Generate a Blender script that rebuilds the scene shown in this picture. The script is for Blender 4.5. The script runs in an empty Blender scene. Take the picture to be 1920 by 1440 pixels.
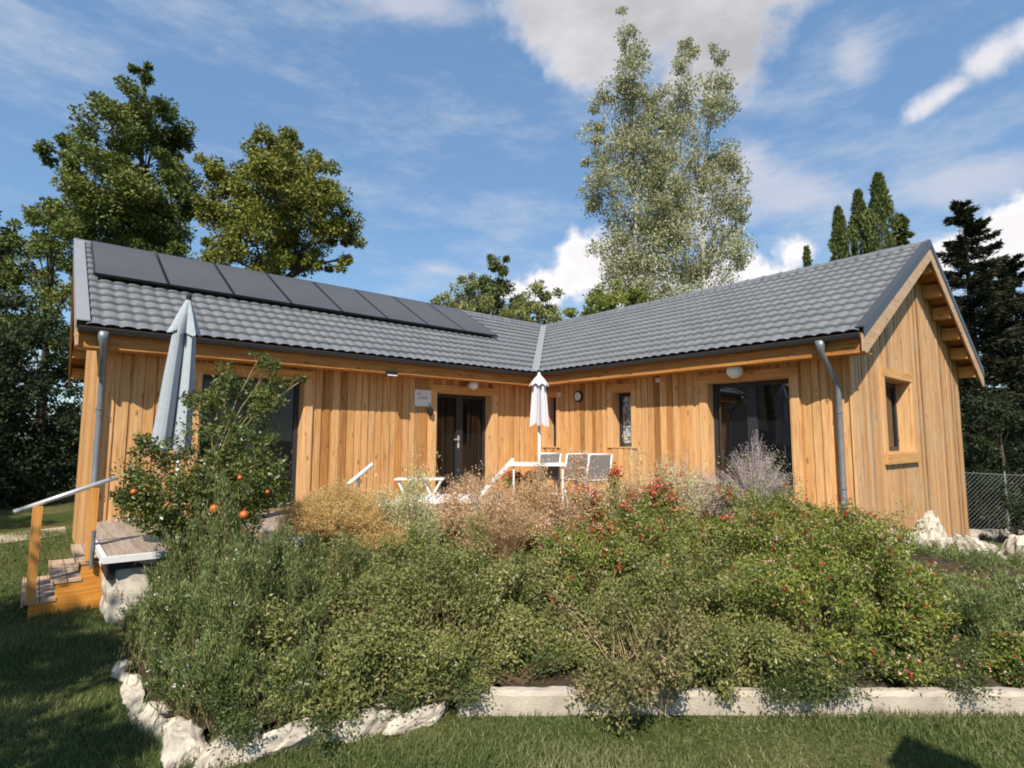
import bpy, math, random
import numpy as np
from mathutils import Vector, Matrix
R = math.radians
rng = np.random.default_rng(11)
random.seed(5)
sc = bpy.context.scene
col = sc.collection

# ------------------------------------------------------------------ helpers
ORIG = {}

class MB:
    """collects faces, builds ONE mesh object"""
    def __init__(self):
        self.v = []; self.f = []; self.n = 0; self.blocks = []
    def add(self, verts, faces):
        b = len(self.v)
        self.v += [tuple(p) for p in verts]
        self.f += [tuple(b + i for i in f) for f in faces]
    def hexa(self, c):
        # c: 8 corners, bottom 4 ccw then top 4
        self.add(c, [(3, 2, 1, 0), (4, 5, 6, 7), (0, 1, 5, 4), (1, 2, 6, 5), (2, 3, 7, 6), (3, 0, 4, 7)])
    def box(self, x0, x1, y0, y1, z0, z1):
        self.hexa([(x0, y0, z0), (x1, y0, z0), (x1, y1, z0), (x0, y1, z0), (x0, y0, z1), (x1, y0, z1), (x1, y1, z1), (x0, y1, z1)])
    def bar(self, a, b, w, t, up=(0, 0, 1)):
        """rectangular bar from a to b, width w (sideways) and t (along up)"""
        a = Vector(a); b = Vector(b); d = (b - a).normalized(); up = Vector(up)
        s = d.cross(up).normalized(); u = s.cross(d).normalized()
        s *= w / 2; u *= t / 2
        self.hexa([a - s - u, a + s - u, b + s - u, b - s - u, a - s + u, a + s + u, b + s + u, b - s + u])
    def tube(self, pts, rad, n=8, caps=True):
        pts = [Vector(p) for p in pts]
        if not hasattr(rad, '__len__'): rad = [rad] * len(pts)
        b = len(self.v); prev = None
        for i, p in enumerate(pts):
            d = (pts[min(i + 1, len(pts) - 1)] - pts[max(i - 1, 0)]).normalized()
            if prev is None:
                ref = Vector((0, 0, 1)) if abs(d.z) < .9 else Vector((1, 0, 0))
                s = d.cross(ref).normalized()
            else:
                s = (prev - d * prev.dot(d)).normalized()
            prev = s; t = d.cross(s)
            for k in range(n):
                a = 2 * math.pi * k / n
                self.v.append(tuple(p + (s * math.cos(a) + t * math.sin(a)) * rad[i]))
        for i in range(len(pts) - 1):
            for k in range(n):
                self.f.append((b + i * n + k, b + i * n + (k + 1) % n, b + (i + 1) * n + (k + 1) % n, b + (i + 1) * n + k))
        if caps:
            self.f.append(tuple(b + k for k in range(n))[::-1])
            self.f.append(tuple(b + (len(pts) - 1) * n + k for k in range(n)))
    def lathe(self, c, prof, n=20, axis='z'):
        b = len(self.v); c = Vector(c)
        for (r, h) in prof:
            for k in range(n):
                a = 2 * math.pi * k / n; x, y = r * math.cos(a), r * math.sin(a)
                p = {'z': (x, y, h), 'x': (h, x, y), 'y': (x, h, y)}[axis]
                self.v.append(tuple(c + Vector(p)))
        for i in range(len(prof) - 1):
            for k in range(n):
                self.f.append((b + i * n + k, b + i * n + (k + 1) % n, b + (i + 1) * n + (k + 1) % n, b + (i + 1) * n + k))
    def build(self, name, mat, parent=None, loc=None, smooth=False):
        V = np.array(self.v, dtype=np.float64)
        return mk(name, V, self.f, mat, parent, loc, smooth)

def mk(name, V, faces, mat, parent=None, loc=None, smooth=False):
    me = bpy.data.meshes.new(name)
    if parent is not None: o0 = ORIG[parent.name]
    else: o0 = np.array(loc if loc is not None else (0, 0, 0), float)
    V = np.asarray(V, float) - o0
    if isinstance(faces, np.ndarray):
        n, k = faces.shape
        me.vertices.add(len(V)); me.vertices.foreach_set('co', V.astype(np.float32).ravel())
        me.loops.add(n * k); me.loops.foreach_set('vertex_index', faces.astype(np.int32).ravel())
        me.polygons.add(n); me.polygons.foreach_set('loop_start', np.arange(0, n * k, k, dtype=np.int32))
        me.polygons.foreach_set('loop_total', np.full(n, k, dtype=np.int32))
        me.update(calc_edges=True)
    else:
        me.from_pydata([tuple(p) for p in V], [], faces); me.update()
    if smooth: me.polygons.foreach_set('use_smooth', [True] * len(me.polygons))
    me.materials.append(mat)
    ob = bpy.data.objects.new(name, me); col.objects.link(ob)
    if parent is not None: ob.parent = parent
    else: ob.location = tuple(o0)
    ORIG[ob.name] = o0
    return ob

def tag(o, label=None, cat=None, group=None, kind=None):
    if label: o['label'] = label
    if cat: o['category'] = cat
    if group: o['group'] = group
    if kind: o['kind'] = kind
    return o

def thing(name, loc, label, cat, group=None):
    o = bpy.data.objects.new(name, None); col.objects.link(o)
    o.empty_display_size = .2
    o.location = loc; ORIG[o.name] = np.array(loc, float)
    return tag(o, label, cat, group)

def sstep(a, b, x):
    t = np.clip((x - a) / (b - a), 0, 1); return t * t * (3 - 2 * t)

# ------------------------------------------------------------------ materials
def newmat(name):
    m = bpy.data.materials.new(name); m.use_nodes = True
    nt = m.node_tree
    for n in list(nt.nodes): nt.nodes.remove(n)
    out = nt.nodes.new('ShaderNodeOutputMaterial')
    p = nt.nodes.new('ShaderNodeBsdfPrincipled')
    nt.links.new(p.outputs[0], out.inputs[0])
    return m, nt, p, out

def N(nt, typ, **kw):
    n = nt.nodes.new(typ)
    for k, v in kw.items():
        if k.startswith('i_'):
            key = k[2:]
            key = int(key) if key.isdigit() else key.replace('_', ' ')
            n.inputs[key].default_value = v
        else: setattr(n, k, v)
    return n

def ramp(nt, fac, stops):
    r = nt.nodes.new('ShaderNodeValToRGB')
    e = r.color_ramp.elements
    while len(e) < len(stops): e.new(.5)
    for el, (p, c) in zip(e, stops):
        el.position = p; el.color = (*c, 1)
    nt.links.new(fac, r.inputs[0]); return r

def mixc(nt, fac, a, b, mode='MIX'):
    m = nt.nodes.new('ShaderNodeMix'); m.data_type = 'RGBA'; m.blend_type = mode
    for s, v in ((m.inputs[0], fac), (m.inputs[6], a), (m.inputs[7], b)):
        if hasattr(v, 'links') or hasattr(v, 'is_linked'): nt.links.new(v, s)
        else: s.default_value = v if not isinstance(v, tuple) or len(v) == 4 else (*v, 1)
    return m.outputs[2]

def coords(nt, scale=(1, 1, 1)):
    tc = N(nt, 'ShaderNodeTexCoord'); mp = N(nt, 'ShaderNodeMapping')
    mp.inputs['Scale'].default_value = scale
    nt.links.new(tc.outputs['Object'], mp.inputs[0]); return mp.outputs[0]

def plain(name, c, rough=.6, spec=.4, metal=0., noise=.0, nscale=8., bump=0., bscale=60.):
    m, nt, p, out = newmat(name)
    p.inputs['Roughness'].default_value = rough
    p.inputs['Specular IOR Level'].default_value = spec
    p.inputs['Metallic'].default_value = metal
    if noise:
        co = coords(nt)
        n = N(nt, 'ShaderNodeTexNoise', i_Scale=nscale, i_Detail=6.); nt.links.new(co, n.inputs['Vector'])
        r = ramp(nt, n.outputs[0], [(.25, tuple(x * (1 - noise) for x in c)), (.75, tuple(min(1, x * (1 + noise)) for x in c))])
        nt.links.new(r.outputs[0], p.inputs['Base Color'])
    else: p.inputs['Base Color'].default_value = (*c, 1)
    if bump:
        co = coords(nt)
        n = N(nt, 'ShaderNodeTexNoise', i_Scale=bscale, i_Detail=6.); nt.links.new(co, n.inputs['Vector'])
        b = N(nt, 'ShaderNodeBump', i_Strength=bump, i_Distance=.01); nt.links.new(n.outputs[0], b.inputs['Height'])
        nt.links.new(b.outputs[0], p.inputs['Normal'])
    return m

def wood(name, dark, mid, light, axis='z', rough=.65, knots=True, isl=.5, weather=None):
    """larch boards: every board (island) its own tone, grain along the axis, knots"""
    m, nt, p, out = newmat(name)
    s = {'z': (26, 26, 1.1), 'x': (1.1, 26, 26), 'y': (26, 1.1, 26)}[axis]
    geo = N(nt, 'ShaderNodeNewGeometry')
    tc = N(nt, 'ShaderNodeTexCoord')
    # shift grain per board
    mul = N(nt, 'ShaderNodeVectorMath', operation='SCALE'); mul.inputs[0].default_value = (37, 53, 71)
    nt.links.new(geo.outputs['Random Per Island'], mul.inputs['Scale'])
    ad = N(nt, 'ShaderNodeVectorMath', operation='ADD')
    nt.links.new(tc.outputs['Object'], ad.inputs[0]); nt.links.new(mul.outputs[0], ad.inputs[1])
    mp = N(nt, 'ShaderNodeMapping'); mp.inputs['Scale'].default_value = s
    nt.links.new(ad.outputs[0], mp.inputs[0])
    n = N(nt, 'ShaderNodeTexNoise', i_Scale=1.6, i_Detail=7., i_Roughness=.6, i_Distortion=.7); nt.links.new(mp.outputs[0], n.inputs['Vector'])
    r = ramp(nt, n.outputs[0], [(.28, dark), (.5, mid), (.74, light)])
    # board tone
    tr = ramp(nt, geo.outputs['Random Per Island'], [(0, (.46, .40, .34)), (.15, (.98, .80, .55)), (.32, (.92, .92, .94)), (.5, (1.14, 1.22, 1.38)), (.68, (1.0, .95, .88)), (.85, (1.12, 1.14, 1.22)), (1, (.66, .63, .62))])
    c = mixc(nt, isl * 2 if isl < .5 else 1., r.outputs[0], tr.outputs[0], 'MULTIPLY')
    if knots:
        mk_ = N(nt, 'ShaderNodeMapping')
        mk_.inputs['Scale'].default_value = {'z': (7, 7, 2.6), 'x': (2.6, 7, 7), 'y': (7, 2.6, 7)}[axis]
        nt.links.new(ad.outputs[0], mk_.inputs[0])
        v = N(nt, 'ShaderNodeTexVoronoi', i_Scale=1.0); nt.links.new(mk_.outputs[0], v.inputs['Vector'])
        kr = ramp(nt, v.outputs['Distance'], [(.06, (.22, .12, .07)), (.17, (1, 1, 1))])
        c = mixc(nt, .7, c, kr.outputs[0], 'MULTIPLY')
    if axis == 'z' and isl >= .5:
        ms = N(nt, 'ShaderNodeMapping'); ms.inputs['Scale'].default_value = (9, 9, .35); nt.links.new(tc.outputs['Object'], ms.inputs[0])
        ns = N(nt, 'ShaderNodeTexNoise', i_Scale=1.0, i_Detail=5., i_Roughness=.65); nt.links.new(ms.outputs[0], ns.inputs['Vector'])
        rs = ramp(nt, ns.outputs[0], [(.28, (.74, .70, .66)), (.44, (1, 1, 1)), (.62, (1.0, 1.0, 1.0)), (.78, (1.10, 1.13, 1.16))])
        c = mixc(nt, .9, c, rs.outputs[0], 'MULTIPLY')
    if weather:
        nw = N(nt, 'ShaderNodeTexNoise', i_Scale=1.3, i_Detail=4.); nt.links.new(tc.outputs['Object'], nw.inputs['Vector'])
        wr = ramp(nt, nw.outputs[0], [(.45, (0, 0, 0)), (.75, (1, 1, 1))])
        mm = N(nt, 'ShaderNodeMath', operation='MULTIPLY', i_1=.45); nt.links.new(wr.outputs[0], mm.inputs[0])
        c = mixc(nt, mm.outputs[0], c, (*weather, 1))
    nt.links.new(c, p.inputs['Base Color'])
    p.inputs['Roughness'].default_value = rough; p.inputs['Specular IOR Level'].default_value = .25
    b = N(nt, 'ShaderNodeBump', i_Strength=.35, i_Distance=.004); nt.links.new(n.outputs[0], b.inputs['Height'])
    nt.links.new(b.outputs[0], p.inputs['Normal'])
    return m

def leafmat(name, stops, trans=.18, rough=.55, clump=.5, cscale=1.6, spec=.3):
    """leaf colour: random per leaf, plus clumps of differing tone"""
    m, nt, p, out = newmat(name)
    geo = N(nt, 'ShaderNodeNewGeometry')
    co = coords(nt)
    n = N(nt, 'ShaderNodeTexNoise', i_Scale=cscale, i_Detail=3.); nt.links.new(co, n.inputs['Vector'])
    a = N(nt, 'ShaderNodeMath', operation='MULTIPLY', i_1=1 - clump); nt.links.new(geo.outputs['Random Per Island'], a.inputs[0])
    b = N(nt, 'ShaderNodeMapRange'); b.inputs[1].default_value = .3; b.inputs[2].default_value = .7
    b.inputs[3].default_value = 0; b.inputs[4].default_value = clump
    nt.links.new(n.outputs[0], b.inputs[0])
    s = N(nt, 'ShaderNodeMath', operation='ADD'); nt.links.new(a.outputs[0], s.inputs[0]); nt.links.new(b.outputs[0], s.inputs[1])
    r = ramp(nt, s.outputs[0], stops)
    nt.links.new(r.outputs[0], p.inputs['Base Color'])
    p.inputs['Roughness'].default_value = rough; p.inputs['Specular IOR Level'].default_value = spec
    t = N(nt, 'ShaderNodeBsdfTranslucent'); nt.links.new(r.outputs[0], t.inputs[0])
    mx = N(nt, 'ShaderNodeMixShader', i_0=trans)
    nt.links.new(p.outputs[0], mx.inputs[1]); nt.links.new(t.outputs[0], mx.inputs[2])
    nt.links.new(mx.outputs[0], out.inputs[0])
    return m

def glassmat(name, c=(.006, .007, .008), ior=1.9):
    m, nt, p, out = newmat(name)
    p.inputs['Base Color'].default_value = (*c, 1); p.inputs['Roughness'].default_value = .015
    p.inputs['IOR'].default_value = ior
    # slight waviness of float glass
    co = coords(nt)
    n = N(nt, 'ShaderNodeTexNoise', i_Scale=1.4, i_Detail=1.); nt.links.new(co, n.inputs['Vector'])
    b = N(nt, 'ShaderNodeBump', i_Strength=.05, i_Distance=.03); nt.links.new(n.outputs[0], b.inputs['Height'])
    nt.links.new(b.outputs[0], p.inputs['Normal'])
    return m

M = {}
LD, LM, LL = (.35, .165, .058), (.575, .315, .122), (.68, .425, .20)
M['wall'] = wood('larch_boards', LD, LM, LL, 'z', isl=.5)
M['wall_grey'] = wood('larch_boards_weathered', (.30, .15, .065), (.53, .30, .135), (.64, .41, .215), 'z', isl=.5, weather=(.48, .36, .24))
M['trimz'] = wood('larch_trim_upright', (.38, .18, .07), (.60, .34, .145), (.70, .45, .22), 'z', isl=.3)
M['trimx'] = wood('larch_trim_level_x', (.34, .15, .045), (.56, .28, .09), (.68, .40, .16), 'x', isl=.3)
M['trimy'] = wood('larch_trim_level_y', (.34, .15, .045), (.56, .28, .09), (.68, .40, .16), 'y', isl=.3)
M['fasx'] = wood('fascia_x', (.22, .085, .02), (.40, .165, .04), (.52, .25, .075), 'x', isl=.3)
M['fasy'] = wood('fascia_y', (.22, .085, .02), (.40, .165, .04), (.52, .25, .075), 'y', isl=.3)
M['barge'] = wood('larch_bargeboard', (.30, .17, .09), (.47, .29, .16), (.58, .40, .25), 'x', isl=.3, weather=(.40, .33, .27))
M['soffit'] = wood('soffit_boards', (.26, .11, .035), (.44, .21, .07), (.55, .30, .11), 'y', isl=.4)
M['orange'] = wood('stained_step_timber', (.34, .12, .02), (.55, .225, .035), (.66, .31, .06), 'x', isl=.3)
M['orangez'] = wood('stained_post_timber', (.34, .13, .03), (.56, .25, .06), (.66, .34, .1), 'z', isl=.3)
M['deck'] = wood('deck_boards', (.19, .135, .095), (.31, .235, .175), (.42, .34, .265), 'y', isl=.4, knots=False)
M['tread'] = wood('tread_boards', (.26, .16, .10), (.42, .29, .19), (.52, .38, .27), 'y', isl=.4, knots=False)
M['roof'] = plain('grey_roof_tile', (.160, .165, .178), .5, .35, noise=.15, nscale=2.3, bump=.25, bscale=150)
M['roofd'] = plain('dark_grey_metal', (.045, .048, .052), .4, .5)
M['flash'] = plain('grey_flashing', (.24, .245, .26), .45, .4, noise=.08)
M['valley'] = plain('pale_valley_metal', (.26, .26, .265), .45, .5, noise=.12, nscale=14)
M['panel'] = plain('solar_glass', (.070, .069, .071), .5, .45, noise=.12, nscale=1.2)
M['pframe'] = plain('black_panel_frame', (.012, .012, .013), .35, .5)
M['zinc'] = plain('zinc_pipe', (.20, .215, .235), .42, .5, metal=.3, noise=.15, nscale=9)
M['anth'] = plain('anthracite_frame', (.022, .025, .030), .45, .45)
M['glass'] = glassmat('window_glass', ior=1.45)
M['glassr'] = glassmat('mirroring_glass', ior=2.1)
M['white'] = plain('white_paint', (.70, .68, .66), .5, .4, noise=.03)
M['steel'] = plain('brushed_steel', (.62, .62, .61), .35, .5, metal=.5)
M['black'] = plain('black_plastic', (.012, .012, .012), .5, .4)
M['opal'] = plain('opal_glass', (.78, .77, .75), .25, .5)
M['stone'] = plain('white_limestone', (.47, .41, .335), .95, .1, noise=.42, nscale=7, bump=.7, bscale=22)
M['render'] = plain('white_render', (.58, .56, .53), .85, .2, noise=.16, nscale=5, bump=.4, bscale=40)
M['concrete'] = plain('pale_concrete', (.38, .325, .265), .9, .2, noise=.42, nscale=4, bump=.5, bscale=70)
M['soil'] = plain('garden_soil', (.055, .040, .026), .95, .1, noise=.5, nscale=14, bump=.8, bscale=30)
M['path'] = plain('sandy_path', (.42, .35, .27), .95, .1, noise=.2, nscale=4, bump=.4, bscale=60)
M['fabric'] = plain('parasol_fabric_blue', (.37, .405, .44), .85, .15, noise=.06, nscale=20)
M['fabricw'] = plain('parasol_fabric_white', (.58, .56, .59), .85, .15, noise=.05, nscale=20)
M['mesh'] = plain('grey_mesh_fabric', (.21, .19, .18), .8, .2, noise=.2, nscale=60)
M['blue'] = plain('blue_grey_ink', (.16, .20, .36), .6, .3)
M['beige'] = plain('beige_render', (.52, .44, .34), .9, .2, noise=.08)
M['rooftile2'] = plain('terracotta_roof', (.36, .17, .10), .8, .2, noise=.2)
M['terra'] = plain('terracotta_pot', (.40, .16, .08), .8, .2, noise=.15)
M['bark'] = plain('grey_brown_bark', (.075, .058, .042), .9, .15, noise=.4, nscale=9, bump=.8, bscale=20)
M['barkw'] = plain('pale_bark', (.40, .37, .31), .85, .2, noise=.35, nscale=5, bump=.5, bscale=14)
M['twig'] = plain('brown_twig', (.16, .105, .06), .9, .1, noise=.3)
M['twigt'] = plain('straw_twig', (.34, .25, .14), .9, .1, noise=.3)
M['wire'] = plain('galvanised_wire', (.22, .24, .22), .5, .5, metal=.3)
# foliage
M['ros'] = leafmat('grey_green_needle_leaf', [(0, (0.055, 0.075, 0.021)), (.45, (0.130, 0.168, 0.052)), (.8, (0.262, 0.289, 0.102)), (1, (0.451, 0.422, 0.178))], cscale=2.2, clump=.45)
M['mix'] = leafmat('olive_small_leaf', [(0, (0.063, 0.081, 0.020)), (.4, (0.147, 0.170, 0.044)), (.75, (0.276, 0.263, 0.088)), (1, (0.486, 0.392, 0.171))], cscale=2.6, clump=.5)
M['sag'] = leafmat('mid_green_small_leaf', [(0, (0.072, 0.101, 0.017)), (.45, (0.164, 0.202, 0.034)), (.8, (0.288, 0.287, 0.068)), (1, (0.454, 0.341, 0.103))], cscale=2.4, clump=.5)
M['dry'] = leafmat('drying_leaf', [(0, (.060, .072, .018)), (.4, (.140, .140, .048)), (.72, (.24, .20, .082)), (1, (.40, .30, .15))], cscale=4, clump=.5)
M['san'] = leafmat('silver_green_leaf', [(0, (0.227, 0.227, 0.102)), (.45, (0.470, 0.439, 0.217)), (.8, (0.740, 0.672, 0.355)), (1, (0.740, 0.740, 0.488))], cscale=3, clump=.45)
M['gau'] = leafmat('pinkish_seed_leaf', [(0, (0.216, 0.158, 0.073)), (.45, (0.482, 0.319, 0.164)), (.8, (0.740, 0.450, 0.264)), (1, (0.740, 0.659, 0.436))], cscale=3, clump=.4)
M['tan'] = leafmat('dry_grass_blade', [(0, (0.293, 0.187, 0.069)), (.45, (0.586, 0.374, 0.146)), (.8, (0.740, 0.544, 0.231)), (1, (0.740, 0.698, 0.339))], cscale=3, clump=.3, trans=.3)
M['per'] = leafmat('lilac_grey_spike', [(0, (0.280, 0.217, 0.189)), (.45, (0.504, 0.399, 0.371)), (.8, (0.644, 0.532, 0.532)), (1, (0.560, 0.504, 0.720))], cscale=3, clump=.3, trans=.3)
M['pom'] = leafmat('glossy_green_leaf', [(0, (0.031, 0.051, 0.009)), (.45, (0.073, 0.104, 0.018)), (.8, (0.159, 0.168, 0.034)), (1, (0.305, 0.258, 0.056))], cscale=3, clump=.5, spec=.5, rough=.4)
M['ground'] = leafmat('ground_cover_leaf', [(0, (.035, .058, .014)), (.5, (.078, .105, .030)), (1, (.15, .16, .06))], cscale=3)
M['red'] = leafmat('red_petal', [(0, (.40, .022, .016)), (.6, (.58, .055, .035)), (1, (.66, .15, .09))], clump=.2, trans=.25)
M['pink'] = leafmat('pale_pink_petal', [(0, (0.576, 0.300, 0.216)), (.6, (0.720, 0.456, 0.360)), (1, (0.720, 0.624, 0.516))], clump=.2, trans=.25)
M['cream'] = leafmat('white_petal', [(0, (.60, .58, .46)), (1, (.74, .72, .66))], clump=.2, trans=.2)
M['fruit'] = plain('orange_fruit', (.46, .115, .026), .4, .4, noise=.2, nscale=20)
M['walnut'] = leafmat('walnut_leaf', [(0, (0.037, 0.061, 0.013)), (.4, (0.090, 0.125, 0.023)), (.75, (0.188, 0.206, 0.039)), (1, (0.339, 0.278, 0.050))], cscale=.55, clump=.55)
M['roundl'] = leafmat('round_tree_leaf', [(0, (0.055, 0.076, 0.011)), (.4, (0.133, 0.151, 0.022)), (.75, (0.239, 0.231, 0.035)), (1, (0.365, 0.272, 0.050))], cscale=.6, clump=.5)
M['pale'] = leafmat('pale_green_leaf', [(0, (0.081, 0.101, 0.029)), (.45, (0.185, 0.202, 0.061)), (1, (0.419, 0.389, 0.157))], cscale=.8, clump=.45)
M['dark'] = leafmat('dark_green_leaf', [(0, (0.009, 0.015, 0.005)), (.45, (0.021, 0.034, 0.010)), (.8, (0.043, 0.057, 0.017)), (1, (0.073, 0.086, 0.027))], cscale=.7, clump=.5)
M['poplar'] = leafmat('silver_poplar_leaf', [(0, (0.162, 0.168, 0.075)), (.35, (0.295, 0.297, 0.143)), (.7, (0.487, 0.473, 0.277)), (1, (0.607, 0.651, 0.607))], cscale=.5, clump=.4, trans=.3)
M['cyp'] = leafmat('cypress_spray', [(0, (0.036, 0.055, 0.015)), (.45, (0.092, 0.122, 0.032)), (1, (0.226, 0.238, 0.073))], cscale=.7, clump=.45)
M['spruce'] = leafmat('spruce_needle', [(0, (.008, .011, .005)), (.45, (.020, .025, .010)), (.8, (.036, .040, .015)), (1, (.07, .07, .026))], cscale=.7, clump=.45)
M['hedge'] = leafmat('mixed_hedge_leaf', [(0, (0.048, 0.057, 0.018)), (.4, (0.115, 0.120, 0.036)), (.75, (0.216, 0.158, 0.070)), (1, (0.368, 0.240, 0.126))], cscale=1.5, clump=.55)
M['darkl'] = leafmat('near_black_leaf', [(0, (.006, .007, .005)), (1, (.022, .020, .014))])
M['blade'] = leafmat('grass_blade', [(0, (0.043, 0.074, 0.015)), (.35, (0.087, 0.129, 0.034)), (.62, (0.161, 0.185, 0.065)), (1, (0.319, 0.291, 0.148))], cscale=.9, clump=.55, trans=.3)

def lawnmat():
    m, nt, p, out = newmat('lawn_ground')
    co = coords(nt)
    n1 = N(nt, 'ShaderNodeTexNoise', i_Scale=.8, i_Detail=5.); nt.links.new(co, n1.inputs['Vector'])
    n2 = N(nt, 'ShaderNodeTexNoise', i_Scale=28., i_Detail=6.); nt.links.new(co, n2.inputs['Vector'])
    a = ramp(nt, n1.outputs[0], [(.35, (.050, .072, .018)), (.55, (.085, .098, .032)), (.72, (.17, .145, .068))])
    b = ramp(nt, n2.outputs[0], [(.3, (.45, .45, .42)), (.7, (1.25, 1.2, 1.1))])
    nt.links.new(mixc(nt, 1., a.outputs[0], b.outputs[0], 'MULTIPLY'), p.inputs['Base Color'])
    p.inputs['Roughness'].default_value = .95; p.inputs['Specular IOR Level'].default_value = .1
    bp = N(nt, 'ShaderNodeBump', i_Strength=.8, i_Distance=.03); nt.links.new(n2.outputs[0], bp.inputs['Height'])
    nt.links.new(bp.outputs[0], p.inputs['Normal'])
    return m
M['lawn'] = lawnmat()

def voilemat():
    """white voile with a leafy print behind a window"""
    m, nt, p, out = newmat('voile_blind')
    co = coords(nt)
    n = N(nt, 'ShaderNodeTexNoise', i_Scale=11., i_Detail=5., i_Distortion=.8); nt.links.new(co, n.inputs['Vector'])
    r = ramp(nt, n.outputs[0], [(.40, (.06, .07, .07)), (.50, (.30, .32, .33)), (.60, (.52, .54, .56))])
    nt.links.new(r.outputs[0], p.inputs['Base Color']); p.inputs['Roughness'].default_value = .25
    return m
M['voile'] = voilemat()

# ------------------------------------------------------------------ world / light / camera
SUN_EL = R(46.0); SX, SY = .762, .648          # light travels towards +x +y and down
def world():
    w = bpy.data.worlds.new('World'); sc.world = w; w.use_nodes = True
    nt = w.node_tree
    for n in list(nt.nodes): nt.nodes.remove(n)
    out = nt.nodes.new('ShaderNodeOutputWorld'); bg = nt.nodes.new('ShaderNodeBackground')
    bg.inputs[1].default_value = .13
    nt.links.new(bg.outputs[0], out.inputs[0])
    sky = nt.nodes.new('ShaderNodeTexSky'); sky.sky_type = 'NISHITA'; sky.sun_disc = False
    sky.sun_elevation = SUN_EL; sky.sun_rotation = math.atan2(-SX, -SY)
    sky.air_density = 1.0; sky.dust_density = .0; sky.ozone_density = 1.6
    tc = nt.nodes.new('ShaderNodeTexCoord'); V = tc.outputs['Generated']
    def math_(op, a, b=None, c=None):
        n = nt.nodes.new('ShaderNodeMath'); n.operation = op
        for i, x in enumerate((a, b, c)):
            if x is None: continue
            if isinstance(x, (int, float)): n.inputs[i].default_value = x
            else: nt.links.new(x, n.inputs[i])
        return n.outputs[0]
    sep = nt.nodes.new('ShaderNodeSeparateXYZ'); nt.links.new(V, sep.inputs[0])
    az = math_('ARCTAN2', sep.outputs[1], sep.outputs[0])
    el = math_('ARCSINE', sep.outputs[2])
    def noise(scale, detail, rough, stretch=(1, 1, 1)):
        mp = nt.nodes.new('ShaderNodeMapping'); mp.inputs['Scale'].default_value = stretch
        nt.links.new(V, mp.inputs[0])
        n = nt.nodes.new('ShaderNodeTexNoise'); n.inputs['Scale'].default_value = scale
        n.inputs['Detail'].default_value = detail; n.inputs['Roughness'].default_value = rough
        nt.links.new(mp.outputs[0], n.inputs['Vector']); return n.outputs[0]
    nA = noise(9, 9, .58); nB = noise(4.2, 8, .62, (1, 1, 2.2)); nC = noise(3.1, 8, .66, (1.2, 1.2, 4.0))
    nF = noise(26, 6, .6)
    nA0 = math_('ADD', math_('MULTIPLY', math_('SUBTRACT', nA, .5), 1.45), math_('MULTIPLY', math_('SUBTRACT', nF, .5), .30)); nB0 = math_('SUBTRACT', nB, .5)
    def ell(a0, e0, ra, re, rot=0.):
        da = math_('MULTIPLY', math_('SUBTRACT', az, R(a0)), math.cos(R(e0)))
        de = math_('SUBTRACT', el, R(e0))
        c, s = math.cos(R(rot)), math.sin(R(rot))
        # picture-like axes: +u towards smaller azimuth
        u = math_('MULTIPLY', da, -1.)
        x = math_('ADD', math_('MULTIPLY', u, c), math_('MULTIPLY', de, s))
        y = math_('SUBTRACT', math_('MULTIPLY', de, c), math_('MULTIPLY', u, s))
        q = math_('ADD', math_('POWER', math_('MULTIPLY', x, 1 / R(ra)), 2.), math_('POWER', math_('MULTIPLY', y, 1 / R(re)), 2.))
        return math_('SUBTRACT', 1., math_('SQRT', q))       # 1 in the middle, 0 on the rim
    def dens(fields, namp, n0, lo, hi):
        f = fields[0]
        for g in fields[1:]: f = math_('MAXIMUM', f, g)
        f_base = f
        f = math_('ADD', f, math_('MULTIPLY', n0, namp))
        mr = nt.nodes.new('ShaderNodeMapRange'); mr.interpolation_type = 'SMOOTHSTEP'
        mr.inputs[1].default_value = lo; mr.inputs[2].default_value = hi
        nt.links.new(f, mr.inputs[0]); return mr.outputs[0], f, f_base
    # hard cumulus
    dA, fA, _b = dens([ell(43.5, 16.5, 3.6, 3.0), ell(40.3, 17.8, 2.9, 3.0), ell(36, 15.5, 7, 3.0), ell(28, 15.5, 7, 2.6), ell(49, 15.0, 4, 1.6),
                   ell(46.5, 15.5, 3.6, 2.6), ell(42.5, 18.3, 3.0, 2.6), ell(22.0, 17.0, 2.8, 1.9), ell(7.3, 15.8, 5.4, 3.4), ell(11, 15.2, 3, 2.2)
                   ], 2.0, nA0, .02, .58)
    dR, fR, _b = dens([ell(10.4, 26.8, 3.4, 1.3, 22), ell(7.2, 28.3, 3.0, 1.7, 20), ell(4.2, 29.0, 3.2, 1.8)], 1.9, nA0, -.05, .85)
    # big grey-bellied cloud overhead
    dG, fG, gB = dens([ell(33, 39.5, 15, 6.2), ell(44, 39.0, 6, 4.6), ell(28, 35.5, 7.5, 4.5), ell(22, 39, 8, 5.0), ell(29, 33.5, 6, 3.4), ell(42, 35.5, 4, 3)], 1.3, nA0, .0, .62)
    # soft veils
    dS, fS, _b = dens([ell(22.0, 21.6, 6.2, 2.6, -12), ell(16.6, 31.4, 2.0, 2.8, 35), ell(9, 20.0, 7, 2.0), ell(26, 24, 2.6, 5, 10), ell(30, 22, 5, 5), ell(57, 17.0, 5, 1.4), ell(60, 39.5, 11, 2.4)], 2.6, nB0, .05, 1.0)
    wis = nt.nodes.new('ShaderNodeMapRange'); wis.interpolation_type = 'SMOOTHSTEP'
    wis.inputs[1].default_value = .45; wis.inputs[2].default_value = .78
    nt.links.new(nC, wis.inputs[0])
    # low band of haze near the horizon keeps a little whiteness
    skyc = mixc(nt, 1., sky.outputs[0], (.98, 1.08, 1.02, 1), 'MULTIPLY')
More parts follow.
